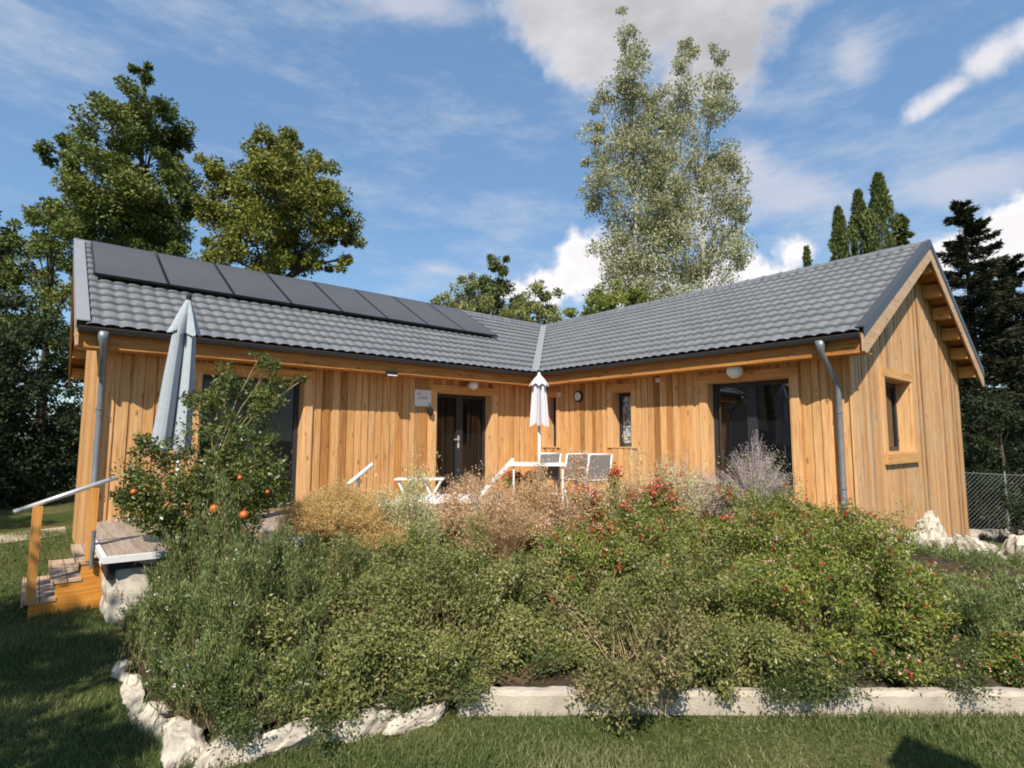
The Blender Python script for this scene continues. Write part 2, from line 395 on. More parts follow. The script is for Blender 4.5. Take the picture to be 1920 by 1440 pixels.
    skyc = mixc(nt, .55, skyc, (1.0, 1.90, 3.5, 1))
    c = mixc(nt, math_('MULTIPLY', wis.outputs[0], .60), skyc, (3.6, 3.9, 4.5, 1))
    c = mixc(nt, math_('MULTIPLY', dS, .62), c, (4.2, 4.15, 4.5, 1))
    gsm = math_('ADD', math_('MULTIPLY', math_('MINIMUM', fG, .55), .8), math_('MULTIPLY', nB0, 1.3))
    gr = ramp(nt, gsm, [(.0, (1.06, 1.04, 1.06)), (.24, (.90, .885, .91)), (.62, (.60, .595, .62))])
    gcol = mixc(nt, 1., gr.outputs[0], (4.9, 4.9, 4.9, 1), 'MULTIPLY')
    c = mixc(nt, math_('MULTIPLY', dG, .97), c, gcol)
    ar = ramp(nt, math_('ADD', fA, math_('MULTIPLY', nB0, .8)), [(.1, (.84, .82, .86)), (.5, (1, .98, .98)), (.9, (.93, .91, .93))])
    acol = mixc(nt, 1., ar.outputs[0], (5.9, 5.85, 5.9, 1), 'MULTIPLY')
    c = mixc(nt, math_('MULTIPLY', dR, .92), c, (4.9, 4.8, 5.0, 1))
    c = mixc(nt, dA, c, acol)
    nt.links.new(c, bg.inputs[0])
world()

sl = bpy.data.lights.new('sun', 'SUN'); sl.energy = 5.0; sl.angle = R(.5); sl.color = (1, .93, .82)
so = bpy.data.objects.new('sun', sl); col.objects.link(so); so.location = (-20, -18, 25)
tv = Vector((SX * math.cos(SUN_EL), SY * math.cos(SUN_EL), -math.sin(SUN_EL)))
so.rotation_euler = tv.to_track_quat('-Z', 'Y').to_euler()

cd = bpy.data.cameras.new('camera'); co_ = bpy.data.objects.new('camera', cd); col.objects.link(co_)
yaw, pit, rol, FPX = .866, .0978, .003, 1045.2
fw = Vector((math.cos(yaw) * math.cos(pit), math.sin(yaw) * math.cos(pit), math.sin(pit)))
rt = Vector((math.sin(yaw), -math.cos(yaw), 0)); up = rt.cross(fw)
r2 = rt * math.cos(rol) + up * math.sin(rol); u2 = r2.cross(fw)
mtx = Matrix((r2, u2, -fw)).transposed().to_4x4(); mtx.translation = (-8.515, -9.19, 1.8)
co_.matrix_world = mtx
cd.sensor_width = 36; cd.lens = FPX / 1920 * 36; cd.clip_end = 3000; cd.clip_start = .05
sc.camera = co_
vs = sc.view_settings; vs.view_transform = 'Standard'; vs.look = 'None'; vs.gamma = 1; vs.exposure = .45
sc.render.film_transparent = False
sc.cycles.filter_width = 1.9; sc.cycles.max_bounces = 6; sc.cycles.transparent_max_bounces = 4

# ------------------------------------------------------------------ ground
def gz(x, y):
    """lawn height: level round the terrace, falling away to the right"""
    x = np.asarray(x, float)
    return -np.clip(.065 * (x + .5), 0, 1.3) + 0 * np.asarray(y, float)

def axis_pts():
    a = np.concatenate([np.linspace(-700, -60, 9)[:-1], np.linspace(-60, -16, 12)[:-1], np.linspace(-16, 20, 73), np.linspace(20, 60, 11)[1:], np.linspace(60, 700, 9)[1:]])
    return a
ax = axis_pts(); ay = axis_pts()
X, Y = np.meshgrid(ax, ay); Z = gz(X, Y)
Z += np.where((np.abs(X) < 16) & (np.abs(Y) < 16), .012 * np.sin(X * 2.1 + Y) * np.sin(Y * 1.7), 0)
nx = len(ax)
idx = np.arange(len(ay) * nx).reshape(len(ay), nx)
fq = np.stack([idx[:-1, :-1], idx[:-1, 1:], idx[1:, 1:], idx[1:, :-1]], -1).reshape(-1, 4)
lawn = mk('lawn', np.stack([X, Y, Z], -1).reshape(-1, 3), fq, M['lawn'], smooth=True)
tag(lawn, kind='structure')

BED = [(-7.84, -2.5), (-7.86, -3.9), (-7.78, -4.95), (-7.58, -5.5), (-6.95, -5.8), (-6.26, -5.98), (-4.77, -7.18), (-2.6, -9.0), (-.6, -8.9), (1.7, -7.75), (1.3, -6.5), (.45, -6.15), (-.85, -6.2), (-1.1, -5.6), (-3.1, -3.8), (-5.9, -2.5)]
def inpoly(x, y, poly):
    ins = np.zeros(np.shape(x), bool); n = len(poly)
    for i in range(n):
        x1, y1 = poly[i]; x2, y2 = poly[(i + 1) % n]
        c = ((y1 > y) != (y2 > y)) & (x < (x2 - x1) * (y - y1) / (y2 - y1 + 1e-12) + x1)
        ins ^= c
    return ins
def bz(x, y):
    d = (np.asarray(x) + 8.515) * .648 + (np.asarray(y) + 9.19) * .762
    z = .14 + .45 * sstep(4.0, 6.6, d)
    z = .05 + (z - .05) * sstep(-7.95, -7.0, np.asarray(x))
    return z * (1 - .8 * sstep(-1.2, 1.2, np.asarray(x))) + gz(x, y)
gx, gy_ = np.meshgrid(np.arange(-8, 2, .1), np.arange(-9.2, -2, .1))
gzv = bz(gx, gy_) + .03 * np.sin(gx * 7) * np.cos(gy_ * 6.3) - .02
nx = gx.shape[1]; idx = np.arange(gx.size).reshape(gx.shape)
fq = np.stack([idx[:-1, :-1], idx[:-1, 1:], idx[1:, 1:], idx[1:, :-1]], -1).reshape(-1, 4)
cx = (gx[:-1, :-1] + .05).ravel(); cy = (gy_[:-1, :-1] + .05).ravel()
fq = fq[inpoly(cx, cy, BED)]
tag(mk('flower_bed_soil', np.stack([gx, gy_, gzv], -1).reshape(-1, 3), fq, M['soil'], smooth=True), kind='structure')
pb = MB(); pb.add([(-15, .8, .02), (-7.95, 4.1, .02), (-7.95, 5.3, .02), (-15, 2.6, .02)], [(0, 1, 2, 3)])
tag(pb.build('garden_path', M['path']), kind='structure')

# ------------------------------------------------------------------ house
HE = 3.291; W1 = 3.70; H = 2.125; W2 = 3.80; L1 = 8.2; L2 = 6.58
WX, WY = .5, .5                    # right wing wall plane x = WX, left wing wall plane y = WY
GY = -6.21; GX = -7.88             # right gable wall plane, left gable wall plane
DZ = .65                           # terrace level
house = thing('timber_house', (0, 0, 0), 'L-shaped single-storey house clad in golden larch boards under grey tiled roofs', 'house')

def P3(o, u, n, a, b, z):
    return (o[0] + u[0] * a + n[0] * b, o[1] + u[1] * a + n[1] * b, z)

def boards(mb, o, u, n, a0, a1, z0, ztop, holes, pitch=.15, cover=.116, seed=0, kinks=()):
    rr = random.Random(seed)
    cuts = [a0]
    while cuts[-1] < a1 - pitch * .6: cuts.append(cuts[-1] + pitch * rr.uniform(.86, 1.14))
    cuts[-1] = a1
    def strip(s0, s1, d0, d1):
        xs = {s0, s1}
        for h in holes:
            for e in (h[0], h[1]):
                if s0 < e < s1: xs.add(e)
        for k in kinks:
            if s0 < k < s1: xs.add(k)
        xs = sorted(xs)
        for p, q in zip(xs[:-1], xs[1:]):
            if q - p < .004: continue
            mid = (p + q) / 2
            segs = [(z0, None)]
            for h in holes:
                if h[0] <= mid <= h[1]: segs = [(z0, h[2]), (h[3], None)]
            for zb, zt in segs:
                if zt is not None and zt - zb < .01: continue
                t0 = ztop(p) if zt is None else zt; t1 = ztop(q) if zt is None else zt
                c = [P3(o, u, n, p, d0, zb), P3(o, u, n, q, d0, zb), P3(o, u, n, q, d1, zb), P3(o, u, n, p, d1, zb),
                     P3(o, u, n, p, d0, t0), P3(o, u, n, q, d0, t1), P3(o, u, n, q, d1, t1), P3(o, u, n, p, d1, t0)]
                mb.hexa(c)
    for p, q in zip(cuts[:-1], cuts[1:]): strip(p + .002, q - .002, -.02, .0 + rr.uniform(0, .003))
    for c in cuts[1:-1]:
        w = cover * rr.uniform(.85, 1.2) / 2
        strip(c - w, c + w, .004, .016 + rr.uniform(0, .005))

# openings: (a0, a1, z0, z1)
LDOOR = (-6.62, -5.0, DZ, 2.82); MDOOR = (-2.33, -.86, DZ, 2.76)
BDOOR = (-5.38, -3.92, DZ, 2.80); N1 = (-.20, .16, 1.60, 2.77); N2 = (-2.30, -1.78, 1.62, 2.77)
GWIN = (1.93, 3.36, 1.58, 2.83)
zw = HE - .02
mb = MB(); boards(mb, (0, WY), (1, 0), (0, -1), GX, WX + .02, .45, lambda a: zw, [LDOOR, MDOOR], seed=1)
mb.build('wall', M['wall'], house)
mb = MB(); boards(mb, (WX, 0), (0, 1), (-1, 0), GY, WY, .40, lambda a: zw, [BDOOR, N1, N2], seed=2)
mb.build('wall', M['wall'], house)
gt = lambda a: HE - .06 + H * (1 - abs(a - W2) / W2)
mb = MB(); boards(mb, (0, GY), (1, 0), (0, -1), WX, 2 * W2 - WX, -.62, gt, [GWIN], pitch=.135, cover=.10, seed=3, kinks=(W2,))
mb.build('wall', M['wall_grey'], house)
gt1 = lambda a: HE - .06 + H * (1 - abs(a - W1) / W1)
mb = MB(); boards(mb, (GX, 0), (0, 1), (-1, 0), WY, W1, .02, gt1, [], seed=4); mb.build('wall', M['wall'], house)
SK = .19; sl2 = math.hypot(W1, SK); uu = (SK / sl2, W1 / sl2)     # the rear half of this gable stands slightly out of square
mb = MB(); boards(mb, (GX, W1), uu, (-uu[1], uu[0]), .0, (W1 - WY) * sl2 / W1, .02, lambda a: HE - .06 + H * (1 - a / sl2), [], seed=5); mb.build('wall', M['wall'], house)
mb = MB()   # rear walls and plinth, plain board faces
mb.box(GX + .2, 2 * W2 - .5, 2 * W1 - .5, 2 * W1 - .46, -.6, zw); mb.box(2 * W2 - .54, 2 * W2 - .5, GY + .03, 2 * W1 - .5, -.75, zw)
mb.build('wall', M['wall'], house)
mb = MB(); mb.box(GX - .03, GX + .09, WY - .032, WY + .0, .02, zw); mb.build('corner_board', M['trimz'], house)
mb = MB(); mb.box(WX - .034, WX + .09, GY - .034, GY - .003, .1, zw + .2); mb.build('corner_board', M['trimz'], house)
mb = MB()   # dark backing inside so that no daylight shows between boards
mb.box(GX + .3, 2 * W2 - .56, WY + .30, 2 * W1 - .56, .1, zw); mb.box(WX + .30, 2 * W2 - .56, GY + .30, WY + .3, .1, zw)
mb.build('inner_lining', M['black'], house)

def opening(o, u, n, hole, tm, kind, dep=.20, tw=.13, handle=None, sill=False, voile=False, gl='glass'):
    a0, a1, z0, z1 = hole
    fr = MB(); door = kind == 'door'
    fwid = .075; d = -dep
    def bx(mb, p, q, d0, d1, zb, zt):
        mb.hexa([P3(o, u, n, p, d0, zb), P3(o, u, n, q, d0, zb), P3(o, u, n, q, d1, zb), P3(o, u, n, p, d1, zb),
                 P3(o, u, n, p, d0, zt), P3(o, u, n, q, d0, zt), P3(o, u, n, q, d1, zt), P3(o, u, n, p, d1, zt)])
    lt = .022
    A0, A1, Z1 = a0 + lt, a1 - lt, z1 - lt
    Z0 = z0 + (0 if door else lt)
    fr_o = None
    bx(fr, A0, A0 + fwid, d - .06, d, Z0, Z1); bx(fr, A1 - fwid, A1, d - .06, d, Z0, Z1)
    bx(fr, A0 + fwid, A1 - fwid, d - .06, d, Z1 - fwid, Z1); bx(fr, A0 + fwid, A1 - fwid, d - .06, d, Z0, Z0 + fwid)
    panes = []
    if door:
        mid = (A0 + A1) / 2
        bx(fr, mid - .085, mid + .085, d - .055, d + .012, Z0 + fwid, Z1 - fwid)
        panes = [(A0 + fwid, mid - .085), (mid + .085, A1 - fwid)]
    else: panes = [(A0 + fwid, A1 - fwid)]
    f = fr.build('door' if door else 'window', M['anth'], house)
    for p, q in panes:
        m_ = MB(); bx(m_, p, q, d - .04, d - .03, Z0 + fwid, Z1 - fwid)
        m_.build('pane', M['voile'] if voile else M[gl], f)
    li = MB()   # timber lining of the reveal
    bx(li, a0, A0, d - .02, .03, z0, z1); bx(li, A1, a1, d - .02, .03, z0, z1); bx(li, A0, A1, d - .02, .03, Z1, z1)
    if not door: bx(li, A0, A1, d - .02, .03, z0, Z0)
    li.build('reveal', M['trimz'], f)
    for p, q in ((a0 - tw, a0), (a1, a1 + tw)):
        tr = MB(); bx(tr, p, q, .0, .045, z0, z1); tr.build('side_trim', M['trimz'], f)
    hd = MB(); bx(hd, a0 - tw, a1 + tw, .0, .05, z1, z1 + .14); hd.build('lintel', tm, f)
    if sill:
        s = MB(); bx(s, a0 - tw - .03, a1 + tw + .03, .0, .075, z0 - .17, z0 + .0); s.build('sill', tm, f)
    if handle is not None:
        h = MB(); c = P3(o, u, n, handle, d + .02, 1.72)
        bx(h, handle - .022, handle + .022, d + .012, d + .02, 1.60, 1.86)
        h.bar(P3(o, u, n, handle, d + .05, 1.78), P3(o, u, n, handle - .13, d + .05, 1.78), .02, .022)
        h.bar(P3(o, u, n, handle, d + .02, 1.78), P3(o, u, n, handle, d + .06, 1.78), .02, .02)
        h.build('handle', M['steel'], f)
    return f
opening((0, WY), (1, 0), (0, -1), LDOOR, M['trimx'], 'door')
opening((0, WY), (1, 0), (0, -1), MDOOR, M['trimx'], 'door', handle=-1.62)
opening((WX, 0), (0, 1), (-1, 0), BDOOR, M['trimy'], 'door', dep=.17, gl='glassr')
opening((WX, 0), (0, 1), (-1, 0), N1, M['trimy'], 'window', voile=True, tw=.09)
opening((WX, 0), (0, 1), (-1, 0), N2, M['trimy'], 'window', voile=True, tw=.10)
opening((0, GY), (1, 0), (0, -1), GWIN, M['trimx'], 'window', dep=.19, sill=True, tw=.14)

# ---- roofs: pantile-profile sheets with stepped courses
def tile_slope(name, along, width, s0, lim, period=.19, course=.335):
    """along: 'x' (left wing) or 'y' (right wing, laid out towards -y)"""
    slope_len = math.hypot(width, H); nc = int(round(slope_len / course))
    n_per = 6
    s1 = lim(1.0)
    cols = np.arange(s0, s1 + period, period / n_per)
    ph = (cols - s0) / period
    wave = .026 * (np.abs(np.sin(np.pi * ph)) ** .65)
    rows = []
    for k in range(nc):
        rows.append((k / nc, .040)); rows.append(((k + .5) / nc, .020)); rows.append(((k + 1) / nc + (.03 / slope_len if k < nc - 1 else 0), .002))
    nv = np.array([-H, width]) / math.hypot(H, width)     # horizontal inward comp, vertical
    VV = []; valid = []
    for t, off in rows:
        lm = lim(t)
        s = np.minimum(cols, lm)
        hgt = wave + off
        inward = t * width - hgt * (H / math.hypot(H, width))
        z = HE + t * H + hgt * (width / math.hypot(H, width)) - .03
        if along == 'x': VV.append(np.stack([s, inward, z], -1))
        else: VV.append(np.stack([inward, s, z], -1))
        valid.append(cols < lm)
    VV = np.array(VV); ok = np.array(valid)
    nr, ncl = ok.shape
    idx = np.arange(nr * ncl).reshape(nr, ncl)
    f = np.stack([idx[:-1, :-1], idx[:-1, 1:], idx[1:, 1:], idx[1:, :-1]], -1)
    keep = ok[:-1, :-1] | ok[1:, :-1]
    f = f[keep]
    if along == 'y': f = f[:, ::-1]
    return mk(name, VV.reshape(-1, 3), f.reshape(-1, 4), M['roof'], house)
tile_slope('roof_slope', 'x', W1, -L1 + .1, lambda t: W2 * t - .03)
tile_slope('roof_slope', 'y', W2, -L2 + .05, lambda t: W1 * t - .03)
mb = MB(); zr = HE + H
mb.add([(-L1, W1, zr), (W2, W1, zr), (2 * W2, 2 * W1, HE), (-L1 + .19, 2 * W1, HE)], [(0, 1, 2, 3)]); mb.build('roof_slope', M['roof'], house)
mb = MB(); mb.add([(W2, W1, zr), (W2, -L2, zr), (2 * W2, -L2, HE), (2 * W2, 2 * W1, HE)], [(0, 1, 2, 3)]); mb.build('roof_slope', M['roof'], house)
# timber underside (sarking boards)
def underside(poly, name='soffit'):
    m_ = MB(); n = len(poly)
    m_.add([(x, y, z - .055) for x, y, z in poly] + [(x, y, z - .085) for x, y, z in poly],
           [tuple(range(n)), tuple(range(2 * n - 1, n - 1, -1))] + [(i, n + i, n + (i + 1) % n, (i + 1) % n) for i in range(n)])
    m_.build(name, M['soffit'], house)
underside([(-L1 + .02, .03, HE + .02), (0.03, .03, HE + .02), (W2, W1, zr), (-L1 + .02, W1, zr)])
underside([(.03, -L2 + .02, HE + .02), (W2, -L2 + .02, zr), (W2, W1, zr), (.03, .03, HE + .02)])
underside([(-L1 + .02, W1, zr), (W2, W1, zr), (2 * W2, 2 * W1, HE), (-L1 + .21, 2 * W1, HE)])
underside([(W2, -L2 + .02, zr), (2 * W2, -L2 + .02, HE), (2 * W2, 2 * W1, HE), (W2, W1, zr)])
# ridge caps: overlapping half-round pieces
def ridge(a, b, seg=.38):
    a = Vector(a); b = Vector(b); d = b - a; n = int(d.length / seg); m_ = MB()
    for i in range(n):
        p = a + d * (i / n); q = a + d * ((i + 1.12) / n)
        m_.tube([p, p + (q - p) * .12, q], [.105, .09, .082], n=10)
    m_.build('ridge_cap', M['roof'], house)
ridge((-L1 + .02, W1, zr - .03), (W2 + .1, W1, zr - .03)); ridge((W2, -L2 + .02, zr - .03), (W2, W1, zr - .03))
# valley flashing
mb = MB(); vd = Vector((W2, W1, H)); sd = Vector((W1, -W2, 0)).normalized()
for sgn in (1, -1):
    q = [Vector((-.03, -.03, HE + .028)), vd + Vector((0, 0, HE + .05))]
    e = sd * (.085 * sgn)
    # rise to each side along the roof plane
    rise = abs(.11 * (sd.x if sgn > 0 else sd.y)) * 0 + .085 * .40
    mb.add([q[0], q[1], q[1] + e + Vector((0, 0, rise)), q[0] + e + Vector((0, 0, rise))], [(0, 1, 2, 3) if sgn < 0 else (3, 2, 1, 0)])
mb.build('valley_flashing', M['valley'], house)
# fascia, gutters
mb = MB(); mb.box(-L1 + .03, .06, .05, .085, 2.995, HE - .03); mb.build('fascia', M['fasx'], house)
mb = MB(); mb.box(.05, .085, -L2 + .03, .05, 2.995, HE - .03); mb.build('fascia', M['fasy'], house)
mb = MB(); mb.box(-L1 + .05, WX, .088, WY - .03, 3.005, 3.02); mb.build('soffit', M['soffit'], house)
mb = MB(); mb.box(.088, WX - .03, -L2 + .05, .085, 3.005, 3.02); mb.build('soffit', M['soffit'], house)
def gutter(axis, a0, a1):
    m_ = MB(); n = 10; rr_, ri = .062, .056; zc = HE - .045; off = -.022
    for rad, flip in ((rr_, 0), (ri, 1)):
        vs_ = []
        for s in (a0, a1):
            for k in range(n + 1):
                a = math.pi + math.pi * k / n
                h, z = off + rad * math.cos(a), zc + rad * math.sin(a)
                vs_.append((s, h, z) if axis == 'x' else (h, s, z))
        m_.add(vs_, [((k, k + 1, n + 2 + k, n + 1 + k) if not flip else (n + 1 + k, n + 2 + k, k + 1, k)) for k in range(n)])
    for s in (a0, a1):   # end caps
        vs_ = []
        for k in range(n + 1):
            a = math.pi + math.pi * k / n
            h, z = off + rr_ * math.cos(a), zc + rr_ * math.sin(a)
            vs_.append((s, h, z) if axis == 'x' else (h, s, z))
        m_.add(vs_, [tuple(range(n + 1))])
    lip = (a0, off - rr_, zc), (a1, off - rr_, zc)
    m_.tube([(s, h, z) if axis == 'x' else (h, s, z) for s, h, z in lip], .008, 6)
    s = a0 + .3
    while s < a1 - .1:      # brackets
        p = [(off - rr_ - .004, zc), (off - .04, zc - .055), (off, zc - .067), (off + .06, zc - .03)]
        for (h1, z1), (h2, z2) in zip(p[:-1], p[1:]):
            A = (s, h1, z1) if axis == 'x' else (h1, s, z1); B = (s, h2, z2) if axis == 'x' else (h2, s, z2)
            m_.bar(A, B, .02, .005)
        s += .62
    m_.build('gutter', M['roofd'], house, smooth=False)
gutter('x', -L1 + .01, -.02); gutter('y', -L2 + .03, -.02)
def downpipe(pts, name='downpipe'):
    m_ = MB(); m_.tube(pts, [.072, .060, .042] + [.039] * (len(pts) - 3), 12)
    for z in (2.2, 1.1):
        x, y = pts[-3][0], pts[-3][1]
        m_.lathe((x, y, z), [(.05, -.012), (.05, .012)], 12)
    m_.build(name, M['zinc'], house, smooth=True)
px, py = -7.86, WY - .08
downpipe([(px - .05, -.02, HE - .08), (px - .05, -.02, HE - .17), (px - .045, .0, HE - .25), (px - .02, .14, 2.90), (px, py - .05, 2.66), (px, py, 2.5), (px, py, .75), (px, py - .04, .66), (px, py - .09, .62)])
px, py = WX - .08, -6.08
downpipe([(-.02, py + .05, HE - .08), (-.02, py + .05, HE - .17), (.0, py + .045, HE - .25), (.16, py + .03, 2.88), (px - .05, py, 2.64), (px, py, 2.5), (px, py, .42), (px - .04, py - .01, .32), (px - .11, py - .02, .26)])
# bargeboards and verge flashings
def barge(plane, axis, c, w, th, flash_w, skew=0.):
    sk = lambda a: skew * max(0., a - w) / w
    for s in (0, 1):
        e = 0 if s == 0 else 2 * w
        m_ = MB()
        pts = [(e, HE - .065), (w, HE + H - .065 + .02), (w, HE + H - .065 - .26), (e + (.10 if s == 0 else -.10), HE - .065 - .245), (e, HE - .065 - .22)]
        A = []
        for d in (0, th):
            for a, z in pts:
                A.append((a, plane + d, z) if axis == 'x' else (plane + d + sk(a), a, z))
        n = len(pts)
        m_.add(A, [tuple(range(n)), tuple(range(2 * n - 1, n - 1, -1))] + [(i, n + i, n + (i + 1) % n, (i + 1) % n) for i in range(n)])
        m_.build('bargeboard', M['barge'], house)
        f = MB()
        sl = [(e, HE), (w, HE + H)]
        for z0, z1, d0, d1 in ((-.085, .062, -.014, -.002), (.048, .062, -.002, flash_w)):
            q = []
            for a, z in sl: 
                for dz in (z0, z1):
                    for d in (d0, d1):
                        dd = d if th > 0 else -d
                        q.append((a, plane + dd, z + dz) if axis == 'x' else (plane + dd + sk(a), a, z + dz))
            f.hexa([q[0], q[1], q[5], q[4], q[2], q[3], q[7], q[6]])
        f.build('verge_flashing', M['roofd'] if axis == 'x' else M['flash'], house)
barge(-L2, 'x', 0, W2, .03, .10)
barge(-L1, 'y', 0, W1, .03, .14, .19)
# purlin ends carrying the overhanging verges
for k in range(6):
    for s in (-1, 1):
        t = .10 + k * .165
        a = W2 + s * W2 * (1 - t) * .965
        zt = HE + H * t - .09
        m_ = MB(); m_.box(a - .09, a + .09, -L2 + .05, GY - .03, zt - .24, zt); m_.build('purlin_end', M['trimy'], house)
for k in range(5):
    for s in (-1, 1):
        t = .08 + k * .19
        a = W1 + s * W1 * (1 - t) * .965
        zt = HE + H * t - .09
        q = .19 * max(0., a - W1) / W1; m_ = MB(); m_.box(-L1 + .05 + q, GX - .03 + q, a - .09, a + .09, zt - .24, zt); m_.build('purlin_end', M['trimx'], house)

# ------------------------------------------------------------------ solar panels (rest on the roof)
sl_ = math.hypot(W1, H); vdir = Vector((0, W1, H)) / sl_; ndir = Vector((0, -H, W1)) / sl_; udir = Vector((1, 0, 0))
ords = ['first solar panel from the gable end, beside the bare strip of tiles', 'second solar panel from the gable end', 'third solar panel from the gable end, above the big parasol side',
        'fourth solar panel from the gable end', 'fifth solar panel from the gable end', 'sixth solar panel from the gable end', 'second last solar panel before the roof valley', 'last solar panel of the row, nearest the roof valley']
for i in range(8):
    a0 = -L1 + .225 + 1.034 * i; s0, s1 = .475 * sl_, .955 * sl_
    base = Vector((a0, 0, HE)) + vdir * s0 + ndir * .085
    root = thing('solar_panel', tuple(base), 'dark grey ' + ords[i], 'solar panel', 'solar panels along the left roof')
    g = MB(); Wd = 1.034 - .022; Ln = s1 - s0; th = .04
    def corner(a, s, n): return base + udir * a + vdir * s + ndir * n
    g.hexa([corner(.018, .018, 0.004), corner(Wd - .018, .018, 0.004), corner(Wd - .018, Ln - .018, 0.004), corner(.018, Ln - .018, 0.004),
            corner(.018, .018, th - .003), corner(Wd - .018, .018, th - .003), corner(Wd - .018, Ln - .018, th - .003), corner(.018, Ln - .018, th - .003)])
    g.build('glass', M['panel'], root)
    f = MB()
    for (x0, x1, y0, y1) in ((0, .018, 0, Ln), (Wd - .018, Wd, 0, Ln), (.018, Wd - .018, 0, .018), (.018, Wd - .018, Ln - .018, Ln)):
        f.hexa([corner(x0, y0, 0), corner(x1, y0, 0), corner(x1, y1, 0), corner(x0, y1, 0), corner(x0, y0, th), corner(x1, y0, th), corner(x1, y1, th), corner(x0, y1, th)])
    f.build('frame', M['pframe'], root)
    for s in (.25, Ln - .3):
        r_ = MB(); r_.hexa([corner(0, s, -.07), corner(Wd, s, -.07), corner(Wd, s + .04, -.07), corner(0, s + .04, -.07), corner(0, s, -.004), corner(Wd, s, -.004), corner(Wd, s + .04, -.004), corner(0, s + .04, -.004)])
        r_.build('mounting_rail', M['pframe'], root)

# ------------------------------------------------------------------ small fittings on the walls
def globe(x, y, z, nrm, r, label):
    root = thing('wall_lamp', (x, y, z), label, 'lamp', 'round globe lamps over the doors')
    g = MB(); n = Vector(nrm); c = Vector((x, y, z)) + n * (r + .05)
    g.lathe(tuple(c), [(r * math.sin(math.pi * k / 12) + 1e-4, -r * math.cos(math.pi * k / 12)) for k in range(13)], 20)
    g.build('globe', M['opal'], root, smooth=True)
    b = MB(); b.tube([Vector((x, y, z)), Vector((x, y, z)) + n * .07], [.05, .045], 14); b.build('base', M['white'], root)
globe(-1.52, WY - .05, 2.93, (0, -1, 0), .105, 'white globe lamp over the middle glazed door')
globe(WX - .05, -4.58, 2.94, (-1, 0, 0), .135, 'larger white globe lamp over the wide glazed door')
root = thing('sign', (-2.65, WY - .03, 2.6), 'small white plate with blue-grey handwriting left of the middle door', 'sign')
b = MB(); b.box(-2.84, -2.46, WY - .045, WY - .028, 2.44, 2.77); b.build('plate', M['white'], root)
t_ = MB()
rr = random.Random(3)
for row, (z, x0, x1) in enumerate(((2.68, -2.79, -2.70), (2.60, -2.78, -2.53))):
    pts = []; k = 0; x = x0
    while x < x1:
        pts.append((x, WY - .047, z + (.03 if k % 2 else -.022) * rr.uniform(.5, 1.2))); x += .021; k += 1
    t_.tube(pts, .0055, 5)
t_.build('handwriting', M['blue'], root)
root = thing('hanging_lantern', (-2.50, WY - .06, 2.28), 'small dark hanging lantern under the white plate', 'lantern')
b = MB(); b.lathe((-2.50, WY - .09, 2.30), [(.02, .12), (.055, .09), (.055, .02), (.045, -.02), (.02, -.05)], 10); b.build('lantern_body', M['black'], root)
b = MB(); b.tube([(-2.50, WY - .09, 2.42), (-2.50, WY - .05, 2.50), (-2.50, WY - .03, 2.52)], .006, 6); b.build('hook', M['black'], root)
b = MB(); b.lathe((-2.50, WY - .095, 2.31), [(.001, -.05), (.035, -.03), (.035, .02), (.001, .04)], 10); b.build('candle', M['opal'], root)
root = thing('floodlight', (-3.59, WY - .03, 2.93), 'small black floodlight under the eave between the left and middle doors', 'floodlight')
b = MB(); b.box(-3.70, -3.48, .0, .05, 2.94, 3.03); b.box(-3.63, -3.55, .05, .06, 2.97, 3.02); b.build('housing', M['black'], root)
b = MB(); b.box(-3.69, -3.49, -.006, -.001, 2.945, 2.965); b.build('lens', M['opal'], root)
root = thing('wall_clock', (WX - .03, -.88, 2.72), 'small dark-rimmed round clock on the right wing wall', 'clock')
b = MB(); b.lathe((WX - .03, -.88, 2.72), [(.0, -.035), (.115, -.035), (.125, -.02), (.125, .0)], 24, 'x')
b.build('rim', M['black'], root)
b = MB(); b.lathe((WX - .03, -.88, 2.72), [(.0, -.041), (.088, -.041), (.088, -.036)], 24, 'x'); b.build('face', M['opal'], root)
b = MB(); b.bar((WX - .074, -.88, 2.72), (WX - .074, -.84, 2.755), .01, .006, (1, 0, 0)); b.bar((WX - .074, -.88, 2.72), (WX - .074, -.89, 2.66), .008, .006, (1, 0, 0)); b.build('hands', M['black'], root)
b = MB(); b.box(WX - .08, WX - .03, -3.0, -2.91, 2.88, 2.96); b.lathe((WX - .085, -2.955, 2.905), [(.001, -.03), (.025, -.02), (.03, .0), (.03, .01)], 12, 'x')
tag(b.build('motion_sensor', M['white'], loc=(WX - .05, -2.955, 2.9)), 'tiny white motion sensor high on the wall left of the wide door', 'sensor')
b = MB(); b.box(WX - .075, WX - .03, -.35, -.25, 2.78, 2.84); b.box(WX - .06, WX - .03, -.33, -.27, 2.74, 2.78)
tag(b.build('wall_socket', M['white'], loc=(WX - .05, -.3, 2.8)), 'tiny white box under the eave left of the clock', 'box')

